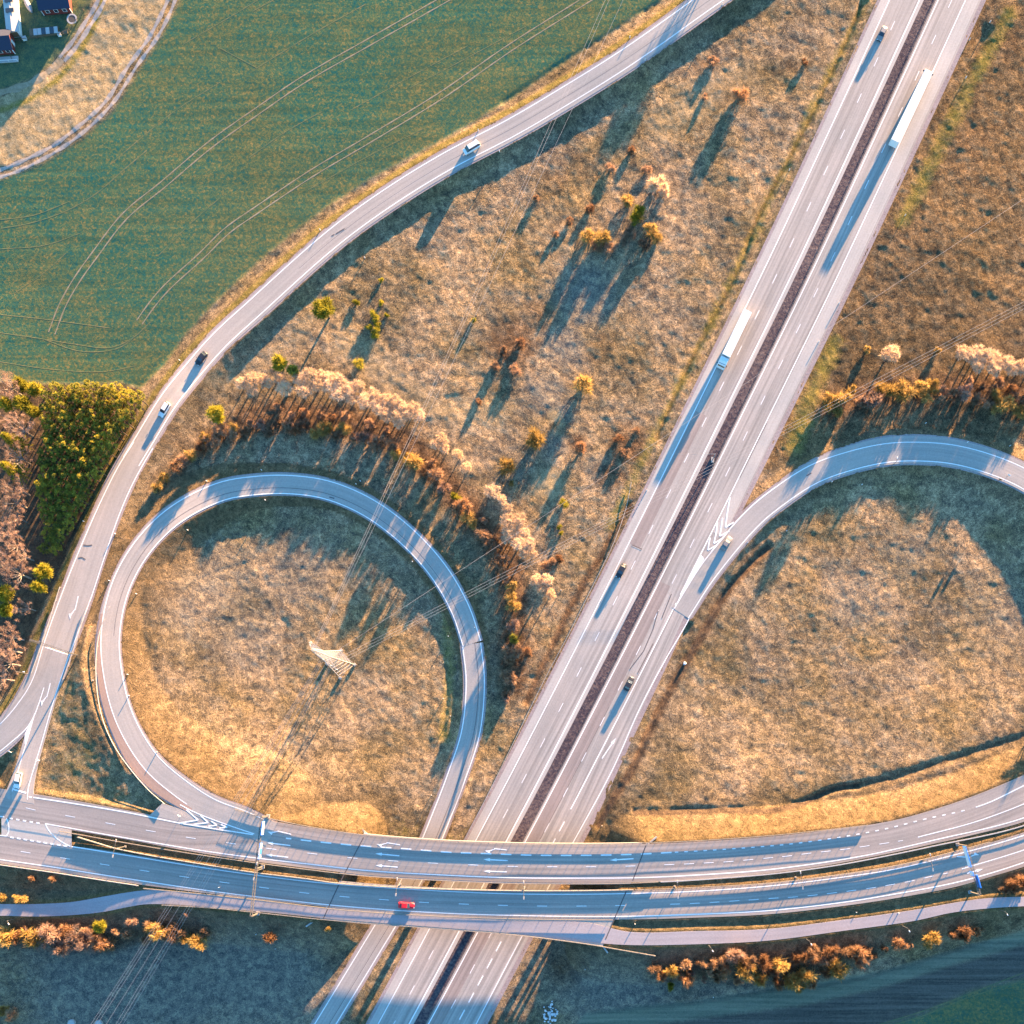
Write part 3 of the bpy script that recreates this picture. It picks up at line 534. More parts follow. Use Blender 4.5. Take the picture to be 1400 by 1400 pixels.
# ------------------------------------------------------------------ markings
class Marks:
    def __init__(s): s.V = []; s.F = []; s.U = []
    def ribbon(s, w, wid, grp, lift):
        t = tang(w); n = np.column_stack([-t[:, 1], t[:, 0]]); a = w[:, :2] + n * wid / 2; c = w[:, :2] - n * wid / 2
        g = np.stack([a, c], 1); z, _ = zfield(grp, g[..., 0], g[..., 1]); b0 = len(s.V); L = np.r_[0, np.cumsum(np.hypot(*np.diff(w[:, :2], axis=0).T))]
        for i in range(len(w)):
            for j in (0, 1): s.V.append((g[i, j, 0], g[i, j, 1], z[i, j] + lift)); s.U.append((j * wid + b0, L[i]))
        for i in range(len(w) - 1): s.F.append((b0 + 2*i, b0 + 2*i + 1, b0 + 2*i + 3, b0 + 2*i + 2))
    def dashes(s, w, wid, dl, per, grp, lift, off=0.0):
        d = np.r_[0, np.cumsum(np.hypot(*np.diff(w[:, :2], axis=0).T))]; u = off
        while u + dl < d[-1]:
            q = np.linspace(u, u + dl, 4); s.ribbon(np.column_stack([np.interp(q, d, w[:, k]) for k in range(2)]), wid, grp, lift); u += per
    def poly(s, pts, grp, lift):
        x = np.array([p[0] for p in pts]); y = np.array([p[1] for p in pts]); z, _ = zfield(grp, x, y); b0 = len(s.V)
        for a, c, d in zip(x, y, z): s.V.append((a, c, d + lift)); s.U.append((a, c))
        s.F.append(tuple(range(b0, b0 + len(pts))))
    def build(s, name='road_marking', mat='marking'): return tag(mesh(name, s.V, s.F, M[mat], uv=s.U), kind='structure')
mk = Marks(); LIFT = .014
def mline(off, y0=-400, y1=1700, wid=.3, lift=LIFT, m=None): (m or mk).ribbon(ML(off)[mi(y0):mi(y1) + 1], wid, GM, lift)
mline(0); mline(8.1, wid=.35); mline(13.15); mline(20.55, y1=1062)
mline(motorway_off := 12.9 - .0, y0=5000, y1=5000) if False else None
# lane dashes, phase taken from the photograph
def mdash(off, py_first, per_px_dir, dl, per, wid, y0, y1):
    w = ML(off)[mi(y0):mi(y1) + 1]; d = np.r_[0, np.cumsum(np.hypot(*np.diff(w, axis=0).T))]; py = CY - w[:, 1] * F / (H - mz)
    s0 = np.interp(py_first, py, d) - dl / 2; s0 = s0 % per; mk.dashes(w, wid, dl, per, GM, LIFT, s0)
mdash(4.05, 35, 1, 3.0, 11.85, .17, -250, 1600); mdash(16.85, 54, 1, 3.0, 11.85, .17, -250, 1600)
mdash(20.6, 1065, 1, 3.3, 5.75, .32, 1062, 1600)
er = np.interp(apy, [-300, 640, 740, 840], [0, 0, 0, 0])
# east edge line of the exit lane
def gline(pts, wid=.25, z=.4, grp=GM, lift=LIFT, m=None, step=1.5): (m or mk).ribbon(pxline(pts, z, step), wid, grp, lift)
gline([(520 + 131, 1400 + 0), (677, 1350), (718, 1272), (779, 1160), (836, 1055), (875, 968), (908, 905), (940, 850), (948, 832)], .28)
gline([(651, 1400), (600, 1497), (560, 1570)], .28)
for r, sides in ((loopB, (2.65, -2.75)), (loopR, (2.7, -2.85))):
    for o_ in sides:
        i0 = 10 if (r is loopR and o_ > 0) else 0
        mk.ribbon((r.C[:, :2] + r.Nn * o_)[i0:], .26, GM, .02 + LIFT)
for o_ in (2.75, -2.65):
    i0 = 13 if o_ > 0 else 2
    mk.ribbon((loopA.C[:, :2] + loopA.Nn * o_)[i0:], .26, GB, .036 + LIFT)
for o_ in (2.6, -2.6):
    i1 = int(np.argmin(np.hypot(rampL.C[:, 0] - P(180, 0, 3)[0], rampL.C[:, 1] - P(0, 632, 3)[1])))
    mk.ribbon((rampL.C[:, :2] + rampL.Nn * o_)[:i1 + 1], .26, GB, .012 + LIFT)
UP = .045
lz = lambda pts, z, wid=.24, lift=UP: gline(pts, wid, z, GB, lift)
lz([(181, 603), (160, 637), (130, 700), (100, 772), (78, 830), (60, 882), (45, 930), (27, 960), (0, 991), (-40, 1020)], 4.0)
lz([(207, 611), (198, 626), (180, 660), (163, 700), (141, 765), (124, 818), (101, 880), (83, 930), (69, 975), (57, 1018), (46, 1055), (40, 1078), (39, 1093)], 4.1)
lz([(60, 940), (53, 962), (46, 980), (36, 996), (16, 1014), (-3, 1029), (-40, 1050)], 4.4)
lz([(47, 976), (38, 1008), (30, 1035), (22, 1065), (17, 1082)], 4.5)
mk.poly([P(a, c, 4.4)[:2] for a, c in [(47, 980), (34, 1003), (34, 1018), (39, 1004)]], GB, UP)
lz([(18, 1079), (36, 1084)], 4.65, .5)
# bridge carriageways
D_T = [(0, 1082), (110, 1100), (175, 1111), (250, 1126), (300, 1134), (346, 1141)]
D_M = [(391, 1146), (446, 1152), (501, 1157), (556, 1160.5), (611, 1165), (666, 1167), (719, 1169), (773, 1169.5), (827, 1169), (880, 1167.5), (907, 1166), (962, 1163), (1059, 1156), (1112, 1150), (1164, 1142), (1216, 1132), (1268, 1119), (1318, 1108), (1350, 1098), (1400, 1074), (1500, 1026), (1590, 975)]
bl = lambda pts, wid=.3, lift=.024: mk.ribbon(pxline(pts, zB), wid, GB, lift)
bl([(-190, 1052), (-80, 1070), (-4, 1082)]); bl([(38, 1089)] + D_T[1:4] + [(290, 1132)], .35)
lz2 = pxline([(250, 1126), (300, 1134), (346, 1141)], zB); mk.ribbon(lz2, .35, GB, UP + .01)
wM = pxline(D_M, zB); dd = np.r_[0, np.cumsum(np.hypot(*np.diff(wM[:, :2], axis=0).T))]; wx = wM[:, 0] * F / (H - wM[:, 2]) + CX
def dash_at(w, d, s, dl, wid, lift): q = np.linspace(s - dl/2, s + dl/2, 4); mk.ribbon(np.column_stack([np.interp(q, d, w[:, k]) for k in range(2)]), wid, GB, lift)
for x in np.arange(391, 915, 54.7 * .5 * 1.0 + 0.01):
    if abs(((x - 391) / 27.36) % 1) < .01 or True: dash_at(wM, dd, np.interp(x, wx, dd), 3.1, .38, .024)
for x in np.arange(925, 1322, 13.05): dash_at(wM, dd, np.interp(x, wx, dd), 1.0, .32, .024)
mk.ribbon(wM[wx > 1328], .3, GB, .024)
DIV_N = [(-190, 1058), (-90, 1074), (-12, 1091), (42, 1106), (96, 1116), (151, 1126), (206, 1136), (261, 1145.5), (316, 1153), (371, 1160.5), (427, 1167), (482, 1173), (537.5, 1177), (592, 1180), (647, 1182.5), (701, 1184.5), (755, 1185), (808, 1185), (862, 1184), (915, 1182), (942, 1181), (969, 1179.5), (996, 1178), (1023, 1175.5), (1050, 1173), (1076, 1170.5), (1102.5, 1167), (1129, 1164), (1155.5, 1161), (1182, 1157), (1209, 1153), (1234.5, 1149)]
wD = pxline(DIV_N, zB); d2 = np.r_[0, np.cumsum(np.hypot(*np.diff(wD[:, :2], axis=0).T))]; w2 = wD[:, 0] * F / (H - wD[:, 2]) + CX
for x, y in DIV_N[2:]: dash_at(wD, d2, np.interp(x, w2, d2), 2.9, .17, .024)
bl([(1255, 1144.5), (1332, 1124), (1400, 1099), (1500, 1052), (1590, 1000)], .26)
NBL = [(62, 1126), (140, 1140), (210, 1152), (280, 1163.5), (350, 1173), (420, 1181), (500, 1190), (600, 1196), (700, 1200), (800, 1200.5), (870, 1200), (940, 1197), (1050, 1189), (1175, 1171), (1275, 1149), (1400, 1118), (1500, 1073), (1590, 1020)]
bl(NBL, .3); bl([(-190, 1083), (-80, 1102), (6, 1117)], .3)
for i in range(5): wq = pxline([(13 + i*9.2, 1118.6 + i*1.55), (17.5 + i*9.2, 1119.4 + i*1.55)], zB, .5); mk.ribbon(wq, .45, GB, .03)
bl([(62, 1126), (66, 1134), (72, 1141.5), (80, 1148), (88, 1153), (96, 1157)], .3, .032)
for i in range(9): wq = pxline([(14 + i*9.1, 1144.6 + i*1.45), (19 + i*9.1, 1145.4 + i*1.45)], zB, .5); mk.ribbon(wq, .45, GB, .024)
bl([(-190, 1115), (-80, 1133), (9, 1143)], .3); bl([(9, 1143), (12, 1137), (12, 1128), (9, 1119)], .28, .032)
bl([(92, 1156.5), (140, 1164), (280, 1186.5), (350, 1196.5), (420, 1205), (462, 1209), (600, 1218), (700, 1222), (800, 1222.5), (860, 1221.5), (940, 1219), (1050, 1211.5), (1150, 1199.5), (1225, 1188), (1300, 1170), (1350, 1157), (1400, 1142), (1500, 1106), (1590, 1060)], .3, .016)
bl([(-190, 1144), (-80, 1163), (0, 1175), (70, 1185), (140, 1196), (280, 1217), (350, 1226), (475, 1239.5), (600, 1248), (700, 1251.5), (837, 1253), (950, 1250), (1050, 1245), (1150, 1234), (1225, 1222), (1300, 1208), (1350, 1195), (1400, 1179), (1500, 1143), (1590, 1098)], .3, .016)
DIV_S = [(-180, 1133), (-74, 1149), (-20, 1156.5), (35, 1165), (89, 1173.5), (143, 1182), (197.5, 1190.5), (252, 1198.7), (307, 1206.5), (361, 1213.7), (416, 1220.7), (471, 1226), (525, 1230), (579.5, 1233.7), (634, 1236), (687.5, 1237.7), (741, 1238.7), (795, 1238.7), (848, 1238), (923, 1236), (950, 1235), (977, 1233.5), (1004, 1231.7), (1030.5, 1230), (1057.5, 1228), (1084, 1226.5), (1111, 1224), (1137.5, 1221), (1164, 1217.7), (1191, 1214), (1217, 1209.7), (1243.7, 1205), (1269.5, 1199), (1296, 1193.5)]
wS = pxline(DIV_S, zB); d3 = np.r_[0, np.cumsum(np.hypot(*np.diff(wS[:, :2], axis=0).T))]; w3 = wS[:, 0] * F / (H - wS[:, 2]) + CX
for x, y in DIV_S[2:]: dash_at(wS, d3, np.interp(x, w3, d3), 2.9, .17, .016)
bl([(1315, 1188), (1400, 1162), (1500, 1125), (1590, 1080)], .26, .016)
mk.build()
# arrows
def arrow(px0, py0, px1, py1, z, grp, lift, kind='straight'):
    a = P(px0, py0, z)[:2]; b_ = P(px1, py1, z)[:2]; d = b_ - a; L = np.hypot(*d); d /= L; n = np.array([-d[1], d[0]]); m = Marks()
    at = lambda u, v: a + d * u + n * v
    if kind == 'straight':
        m.poly([at(0, -.16), at(0, .16), at(L - 1.7, .16), at(L - 1.7, -.16)], grp, lift); m.poly([at(L - 1.9, -.45), at(L - 1.9, .45), at(L, 0)], grp, lift + .003)
    else:
        sgn = 1 if kind == 'left' else -1
        m.poly([at(0, -.14), at(0, .14), at(L * .6, .14), at(L * .6, -.14)], grp, lift)
        m.poly([at(L*.55, .14*sgn), at(L*.62, .14*sgn), at(L*.95, 1.0*sgn), at(L*.85, 1.15*sgn)], grp, lift + .003)
        m.poly([at(L*.78, .65*sgn), at(L*1.02, .85*sgn), at(L*.8, 1.55*sgn)], grp, lift + .006)
    m.build('lane_arrow')
for x, y, x2, y2 in [(397, 1156, 364, 1152), (394, 1172, 363, 1168.5), (546, 1170, 513, 1167), (544, 1185.5, 513, 1183), (694, 1176.5, 661, 1175), (693, 1192, 661, 1191), (866, 1174, 834, 1176)]:
    arrow(x, y, x2, y2, float(zB(x)), GB, .026)
for x, y, x2, y2, kd in [(398, 1140.5, 367, 1133, 'left'), (547, 1155, 516, 1150, 'left'), (693, 1162, 664, 1159, 'left'), (1308, 1171, 1338, 1173, 'left')]:
    arrow(x, y, x2, y2, float(zB(x)), GB, UP if x < 420 else .026, kd)
arrow(1322, 1194, 1344, 1188, float(zB(1320)), GB, .026); arrow(823, 1037, 842, 1009, mz, GM, LIFT)
arrow(107, 815, 100, 847, 4.0, GB, .05, 'right'); arrow(69, 934, 61, 966, 4.3, GB, .05, 'right')
# gore chevrons
gm = Marks()
def stroke(pts, z, wid, grp, lift): gm.ribbon(np.array([P(a, c, z)[:2] for a, c in pts]), wid, grp, lift)
for c in [[(998, 680), (994, 704), (992, 721), (1003, 714)], [(988, 708), (986, 722), (984, 733), (997, 726)], [(981, 714), (979, 730), (976, 743), (988, 736)], [(971, 735), (969, 744), (968, 752), (979, 746)]]:
    stroke(c[:3], .4, .4, GM, .036); stroke(c[2:], .4, .4, GM, .036)
gm.poly([P(a, c, .4)[:2] for a, c in [(958, 758), (963, 764), (940, 800), (922, 831)]], GM, .038)
gline([(1005, 668), (998, 680)], .01) if False else None
gm.ribbon(pxline([(1060, 666), (1034, 686), (1003, 717), (990, 734), (962, 768), (940, 802), (922, 832)], .5), .25, GM, .038)
zc = 5.95
for c in [[(247, 1125), (271, 1121), (255, 1107)], [(265, 1127), (285, 1124.5), (274, 1114.5)], [(285, 1129.5), (297, 1128), (289, 1122.5)], [(300, 1132), (311, 1131), (302, 1127)]]:
    stroke(c[:2], zc, .38, GB, .056); stroke(c[1:], zc, .38, GB, .056)
gm.ribbon(pxline([(246, 1100), (262, 1108.5), (285, 1118), (318, 1130), (348, 1140)], zc), .3, GB, .058)
gm.build('chevron_marking')
# seams, tar lines and skid marks
sm = Marks()
def off_line(r, o_, i0, i1, wid, grp, lift): sm.ribbon((r.C[:, :2] + r.Nn * o_)[i0:i1], wid, grp, lift)
def ridx(r, px, py, z=1): w = P(px, py, z); return int(np.argmin(np.hypot(r.C[:, 0] - w[0], r.C[:, 1] - w[1])))
off_line(loopA, -1.0, ridx(loopA, 151, 870, 4), len(loopA.C), .13, GB, .036 + .01); off_line(loopB, .9, 0, len(loopB.C), .13, GM, .032)
off_line(rampL, .3, 10, ridx(rampL, 400, 372), .08, GB, .022)
for (a, c, d, e) in [(450, 323, 470, 312), (1107, 582, 1122, 575), (865, 750, 885, 757)]: pass
for pts, z, grp in [([(114, 745), (120, 746), (126, 745)], 3.8, GB), ([(107, 763), (112, 762), (117, 765)], 3.8, GB), ([(449, 678), (456, 680)], 1.9, GB), ([(459, 319), (471, 312)], 1.4, GB), ([(453, 322), (457, 320)], 1.4, GB), ([(1103, 650), (1110, 646)], 1.2, GM), ([(864, 745), (878, 751)], .4, GM), ([(900, 835), (893, 860), (880, 890), (861, 915)], .4, GM), ([(918, 812), (905, 845)], .4, GM), ([(893, 880), (872, 920)], .4, GM)]:
    sm.ribbon(np.array([P(a, c, z)[:2] for a, c in pts]), .22 if z < 1 else .3, grp, .05)
for i in range(0, 26):                                  # thin worn joint between the east lanes
    pass
off_line(motorway, 16.7, mi(930), mi(1120), .12, GM, .015); off_line(motorway, 20.9, mi(540), mi(620), .16, GM, .015); off_line(motorway, 20.9, mi(760), mi(900), .08, GM, .013)
sm.build('asphalt_seam', 'seam')
# bridge expansion joints
jm = Marks()
for a, c in [((497, 1145), (466, 1204)), ((463, 1210), (442, 1256)), ((883, 1156), (865, 1204)), ((856, 1219), (828, 1284))]:
    w = np.array([P(a[0] + (c[0]-a[0])*t, a[1] + (c[1]-a[1])*t, float(zB(a[0])))[:2] for t in np.linspace(0, 1, 24)]); jm.ribbon(w, .3, [bridgeN, bridgeS, path], .03)
jm.build('expansion_joint', 'seam')
# farm tracks and tramlines in the crop
def ground_ribbon(name, pts, wid, mat, lift=.03, off=0.0, z=0.0, wob=0.0):
    w = pxline(pts, z, 1.0); t = tang(w); n = np.column_stack([-t[:, 1], t[:, 0]]); V = []; U = []; Fc = []
    for i in range(len(w)):
        o_ = off + wob * math.sin(i * .31 + off); ww = wid * (1 + .25 * math.sin(i * .9 + off * 3))
        for s_ in (-1, 0, 1):
            x, y = w[i, :2] + n[i] * (o_ + s_ * ww / 2); V.append((x, y, ground_z(x, y) + lift - (.02 if s_ else 0))); U.append((s_, i))
    for i in range(len(w) - 1):
        for j in (0, 1): a = 3*i + j; Fc.append((a, a + 1, a + 4, a + 3))
    return tag(mesh(name, V, Fc, mat, uv=U), kind='structure')
T1 = [(70, 455), (84, 418), (103, 384), (127, 350), (170, 295), (222, 252), (287, 197), (352, 151), (412, 110), (508, 55), (605, 0), (720, -65)]
T2 = [(190, 440), (208, 415), (228, 392), (274, 350), (310, 315), (350, 287), (425, 237), (508, 188), (603, 130), (700, 63), (800, 0), (900, -65)]
for T_ in (T1, T2):
    for o_ in (-1.0, 1.0): ground_ribbon('wheel_track', T_, .32, M['soil_line'], .035, o_)
FT = [(250, -60), (234, 0), (211, 47), (180, 91), (145, 144), (105, 181), (58, 212), (0, 236), (-80, 250)]
for o_, wd in ((-1.1, 1.1), (1.0, 1.0)): ground_ribbon('farm_track', FT, wd, M['track'], .04, o_, wob=.08)
for o_, wd in ((-.9, 1.1), (.9, 1.2)): ground_ribbon('yard_track', [(150, -40), (138, 0), (120, 30), (104, 55), (84, 80)], wd, M['track'], .04, o_)
ground_ribbon('yard_track', [(84, 80), (68, 95), (50, 108), (28, 118), (-10, 128)], 2.0, M['soil_line'], .035)
for T_ in ([(0, 312), (40, 305), (90, 288), (130, 265), (165, 235), (200, 205)], [(0, 300), (45, 294), (95, 275)], [(0, 430), (60, 436), (120, 444), (150, 448)], [(0, 455), (50, 462), (100, 470), (150, 475), (180, 462), (205, 440)], [(60, 464), (110, 480), (160, 476), (190, 455)], [(350, 93), (420, 50), (500, 5)], [(215, 350), (260, 305), (300, 270)], [(345, 15), (400, -15)], [(340, 215), (390, 180), (440, 152)], [(1180, 1414), (1260, 1390), (1330, 1362), (1400, 1342)], [(1190, 1405), (1270, 1380), (1400, 1330)], [(0, 495), (70, 505), (140, 508), (185, 500)]):
    ground_ribbon('faint_track', T_, .28, M['soil_faint'], .03)
for T_ in ([(250, 60), (310, 25), (360, -5)], [(300, 65), (350, 92)], [(150, 225), (190, 190), (240, 150), (300, 112)], [(20, 400), (60, 372), (90, 345)], [(420, 260), (500, 215), (580, 175)], [(560, 120), (640, 78), (720, 35)], [(0, 340), (60, 335), (110, 318)], [(480, 150), (560, 105), (640, 62)]):
    ground_ribbon('faint_track', T_, .22, M['soil_faint'], .03)

# ------------------------------------------------------------------ bridges
def band(xs, yt, yb, x0, x1, step=5.0):
    q = smooth(np.column_stack([xs, yt, yb]), 10); X = np.arange(x0, x1 + .1, step); return X, np.interp(X, q[:, 0], q[:, 1]), np.interp(X, q[:, 0], q[:, 2])
def slab(name, xs, yt, yb, yrefT, yrefB, thick, top, mat, parent, grow=2.2):
    """solid deck; its ends follow the skewed joints."""
    V = []; n = 70; q = smooth(np.column_stack([xs, yt, yb]), 10)
    for i in range(n + 1):
        t = i / n
        for edge in (0, 1):
            xl, xr = (yrefT if edge == 0 else yrefB); x = xl + (xr - xl) * t; y = np.interp(x, q[:, 0], q[:, 1 + edge]) + (-grow if edge == 0 else grow)
            z = float(zB(x)) - top; w = P(x, y, z); V += [(w[0], w[1], z), (w[0], w[1], z - thick)]
    Fc = []
    for i in range(n):
        a = 4 * i; b_ = a + 4; Fc += [(a, a+2, b_+2, b_), (a+1, b_+1, b_+3, a+3), (a, b_, b_+1, a+1), (a+2, a+3, b_+3, b_+2)]
    Fc += [(0, 1, 3, 2), (4*n, 4*n+2, 4*n+3, 4*n+1)]
    return mesh(name, V, Fc, mat, parent)
def make_bridge(label, xs, yt, yb, T_, B_, piers):
    c = P((T_[0] + T_[1]) / 2, np.interp(700, xs, yt), 0); root = thing('road_bridge', (0, 0, 0), 0, label, 'bridge', 'bridges over the motorway')
    slab('deck', xs, yt, yb, T_, B_, 1.15, .07, M['concrete'], root)
    for k in (0, 1):                                   # abutment walls under the deck ends
        mb = MB(); a = P(T_[k], np.interp(T_[k], xs, yt) - 2, 5.2); c = P(B_[k], np.interp(B_[k], xs, yb) + 2, 5.2); d = c - a; L = math.hypot(d[0], d[1])
        mid = (a + c) / 2; mb.box((mid[0], mid[1], 2.3), (L, .9, 5.6), math.atan2(d[1], d[0])); mb.build('abutment', M['concrete'], root)
    for px_ in piers:
        yt_ = np.interp(px_, xs, yt); yb_ = np.interp(px_ - 20, xs, yb)
        for t in (.2, .8):
            w = P(px_ - 22 * t, yt_ + (yb_ - yt_) * t, 2.5); mb = MB(); mb.tube((w[0], w[1], -.6), (w[0], w[1], float(zB(px_)) - 1.2), .5, n=14); mb.build('pier', M['concrete'], root)
    return root
make_bridge('northern concrete road bridge carrying the westbound lanes over the motorway', NX, NT, NB, (499, 885), (464, 862), (618, 704, 814))
SPX = [400, 500, 600, 700, 800, 860, 950]; ST_ = [1199.5, 1210, 1216, 1219, 1219, 1218, 1215]; SPB = [1251, 1261, 1268, 1276, 1288, 1297, 1310]
make_bridge('southern concrete road bridge carrying eastbound lanes and the footpath', SPX, ST_, SPB, (464, 858), (437, 824), (584, 669, 792))
# surface of the deck between carriageway and footpath
# ------------------------------------------------------------------ rails
def rail(label, cat, pts, zf, post_h=.75, step=4.0, beam=(.40, .72), top=None, mat='galv', solid=None, coping=None, group=None, name='guard_rail', bw=.10, ground=False):
    if ground: q = smooth(pts, 8); w = np.array([G(a, c) for a, c in q[:, :2]])
    else:
        q = smooth(pts, 8); w = np.array([P(a, c, float(zf(a)) if callable(zf) else zf) for a, c in q[:, :2]])
    w, S = resample(w, .8); root = thing(name, (w[0][0], w[0][1], w[0][2]), 0, label, cat, group); o = w[0].copy(); w = w - o
    t = tang(w); n = np.column_stack([-t[:, 1], t[:, 0]])
    def strip(nm, z0, z1, half, mat_):
        V = []
        for i in range(len(w)):
            for s_ in (-1, 1):
                for zz in (z0, z1): V.append((w[i, 0] + n[i, 0]*half*s_, w[i, 1] + n[i, 1]*half*s_, w[i, 2] + zz))
        Fc = []
        for i in range(len(w) - 1): a = 4*i; b_ = a + 4; Fc += [(a, a+1, b_+1, b_), (a+2, b_+2, b_+3, a+3), (a+1, a+3, b_+3, b_+1), (a, b_, b_+2, a+2)]
        m_ = 4 * (len(w) - 1); Fc += [(0, 2, 3, 1), (m_, m_+1, m_+3, m_+2)]
        return mesh(nm, V, Fc, M[mat_], root)
    if solid: strip('wall', -.1, solid, .11, 'concrete')
    if beam: strip('beam', beam[0], beam[1], bw, mat)
    if top: strip('handrail', top - .07, top, .05, mat)
    if coping: strip('kerb', -.2, coping, .24, 'rail_cap')
    pm = MB().box((0, 0, post_h / 2 - .1), (.09, .09, post_h + .2)); P0 = None
    for k in range(int(S[-1] / step) + 1):
        s_ = k * step; p = [float(np.interp(s_, S, w[:, j])) for j in range(3)]
        if P0 is None: P0 = pm.build('post', M[mat], root); c = P0
        else: c = P0.copy(); COL.objects.link(c); c.parent = root
        c.location = p
    return root
NN = [(322, 1106), (345, 1113.5), (370, 1119), (420, 1129.5), (500, 1141.5), (600, 1149), (700, 1152.5), (800, 1153.6), (875, 1152.4), (950, 1149.5), (1050, 1142.5), (1125, 1135), (1186, 1128)]
def cut(pts, a, b_): return [p for p in pts if a <= p[0] <= b_]
rail('tall steel parapet along the north edge of the northern bridge road', 'parapet', NN, zB, 1.1, 2.2, (.36, .68), 1.1, 'rail_cap', group='bridge parapets', name='bridge_parapet')
NSs = [(82, 1136.5), (110, 1141), (140, 1146.5), (210, 1158.5), (280, 1169.5), (350, 1179.5), (420, 1188.5), (500, 1197.5), (600, 1203.5), (700, 1207.6), (800, 1208.2), (870, 1207), (900, 1205.5)]
rail('long steel parapet on the south edge of the northern bridge road', 'parapet', NSs, zB, 1.0, 2.4, (.40, .68), 1.0, 'rail_cap', group='bridge parapets', name='bridge_parapet')
rail('steel guard rail beside the northern bridge road, right of the bridge', 'guard rail', [(903, 1205.4), (940, 1203.5), (1050, 1195), (1125, 1185.5), (1175, 1177), (1275, 1156.5), (1400, 1128), (1500, 1084), (1585, 1032)], zB, .72, 4.0, (.60, .70), None, 'galv', bw=.16)
rail('solid low concrete barrier on the north edge of the southern bridge road', 'barrier', [(107, 1144.5), (140, 1154.5), (155, 1159), (200, 1168.5), (280, 1182), (350, 1193), (420, 1201.5), (462, 1207.5), (550, 1213.5), (700, 1217.8), (800, 1217.8), (866, 1216.5)], zB, .9, 2.4, None, .98, 'rail_cap', solid=.72, name='concrete_barrier')
rail('steel guard rail north of the southern bridge road, right of the bridge', 'guard rail', [(868, 1216.3), (940, 1213.5), (1050, 1207), (1150, 1195), (1225, 1183), (1300, 1165), (1352, 1151)], zB, 1.0, 2.4, (.36, .68), 1.0, 'rail_cap')
rail('steel guard rail along the southern bridge road, left of the footpath', 'guard rail', [(-60, 1173), (0, 1182), (70, 1192), (140, 1203), (190, 1210.5)], zB, .75, 4.0, (.42, .75), None, 'galv')
rail('pale steel rail between the southern bridge road and the footpath', 'guard rail', [(197, 1214.5), (280, 1222.5), (350, 1230), (475, 1244.5), (600, 1252.7), (700, 1256), (800, 1257.5), (838, 1257.6)], zB, .8, 4.0, (.45, .75), None, 'rail_cap', bw=.14)
rail('tall steel parapet along the outer south edge of the footpath', 'parapet', [(223, 1237), (290, 1241), (350, 1247), (450, 1257.5), (600, 1269.5), (700, 1277.5), (800, 1290), (850, 1298.5), (896, 1306.5)], lambda x: float(zB(min(x, 870))) - .1, 1.1, 2.4, (.30, .60), 1.1, 'rail_cap', group='bridge parapets', name='bridge_parapet')
rail('thin steel guard rail curving up to the west shoulder of the motorway', 'guard rail', [(863, 660), (855, 698), (838, 745), (815, 792), (796, 830), (777, 868), (740, 938), (700, 1020), (660, 1100), (633, 1152)], .2, .75, 4.0, (.5, .75), None, 'galv', bw=.05, ground=True)
def mrail(off, y0, y1): 
    w = ML(off)[mi(y0):mi(y1)]; return [((a * F / (H - .35) + CX), (CY - c * F / (H - .35))) for a, c in w[::6]]
rail('long cable barrier in the motorway median beside the east lanes', 'barrier', mrail(12.25, -60, 1460), .33, .75, 4.2, (.60, .72), None, 'rail_cap', name='median_barrier', bw=.04)
rail('guard rail on the west side of the slip road beside the wood', 'guard rail', [(83, 803), (76, 825), (65, 860), (55, 890), (44, 921)], 4.1, .75, 4.0, (.45, .75), None, 'galv', bw=.06)
rail('guard rail on the east side of the slip road facing the loop', 'guard rail', [(123, 822), (115, 845), (106, 875), (97, 902), (84, 938)], 4.1, .75, 4.0, (.45, .75), None, 'galv', bw=.06)
rail('guard rail round the outer west edge of the left loop', 'guard rail', [(150, 830), (138, 862), (132.5, 900), (134.5, 950), (143, 988), (158, 1021), (178, 1050), (205, 1081), (226, 1099)], lambda x: float(np.interp(x, [130, 150, 178, 226], [4.3, 4.5, 5.1, 5.6])), .75, 4.0, (.45, .75), None, 'galv', bw=.06)
False and rail('guard rail along the inner south edge of the left loop', 'guard rail', [(262, 1078), (290, 1091), (321, 1105.5)], 6.0, .22, 4.0, (.08, .22), None, 'rail_dark', bw=.05)
rail('guard rail on the outer east edge of the left loop', 'guard rail', [(655.5, 935), (656, 960), (651, 1005), (641, 1045), (629, 1085), (612, 1125), (601, 1150)], .5, .75, 4.0, (.45, .75), None, 'galv', bw=.06)

# ------------------------------------------------------------------ masts, lamps, gantries
def lamp_double(px, py, zb, h, ang, label, reach=2.0):
    w = P(px, py, zb + h); root = thing('street_lamp', (w[0], w[1], zb), ang, label, 'street lamp', 'twin arm lamps between the bridge carriageways')
    MB().box((0, 0, .15), (.5, .5, .4)).build('base', M['concrete'], root)
    MB().tube((0, 0, .2), (0, 0, h), .13, .08, 8).build('pole', M['mast'], root)
    for s_ in (-1, 1):
        a = MB().path([(0, 0, h - .1), (0, s_ * .8, h + .1), (0, s_ * reach, h + .15)], .06).build('arm', M['mast'], root)
        MB().box((0, s_ * (reach + .25), h + .12), (.32, .85, .14), 0, .8).build('lamp_head', M['silver'], root)
    return root
zb_ = lambda x: float(zB(x)) - .1
for (x, y, a, pl) in [(156.5, 1160, R(-12), 'leftmost of the twin arm lamps, just right of the crossover'), (349, 1191, R(-12), 'twin arm street lamp between the carriageways beside the sign gantry'), (542, 1212.5, R(-5), 'twin arm street lamp above the left end of the bridge gap'), (716, 1217, R(0), 'twin arm street lamp over the middle of the bridge gap'), (926.5, 1216, R(2), 'twin arm street lamp just right of the bridge joint'), (1096, 1203.5, R(8), 'twin arm street lamp on the grass strip right of the bridge'), (1273.5, 1179, R(10), 'rightmost twin arm lamp, beside the blue sign gantry')]:
    lamp_double(x, y, zb_(x), 7.5, a, pl)
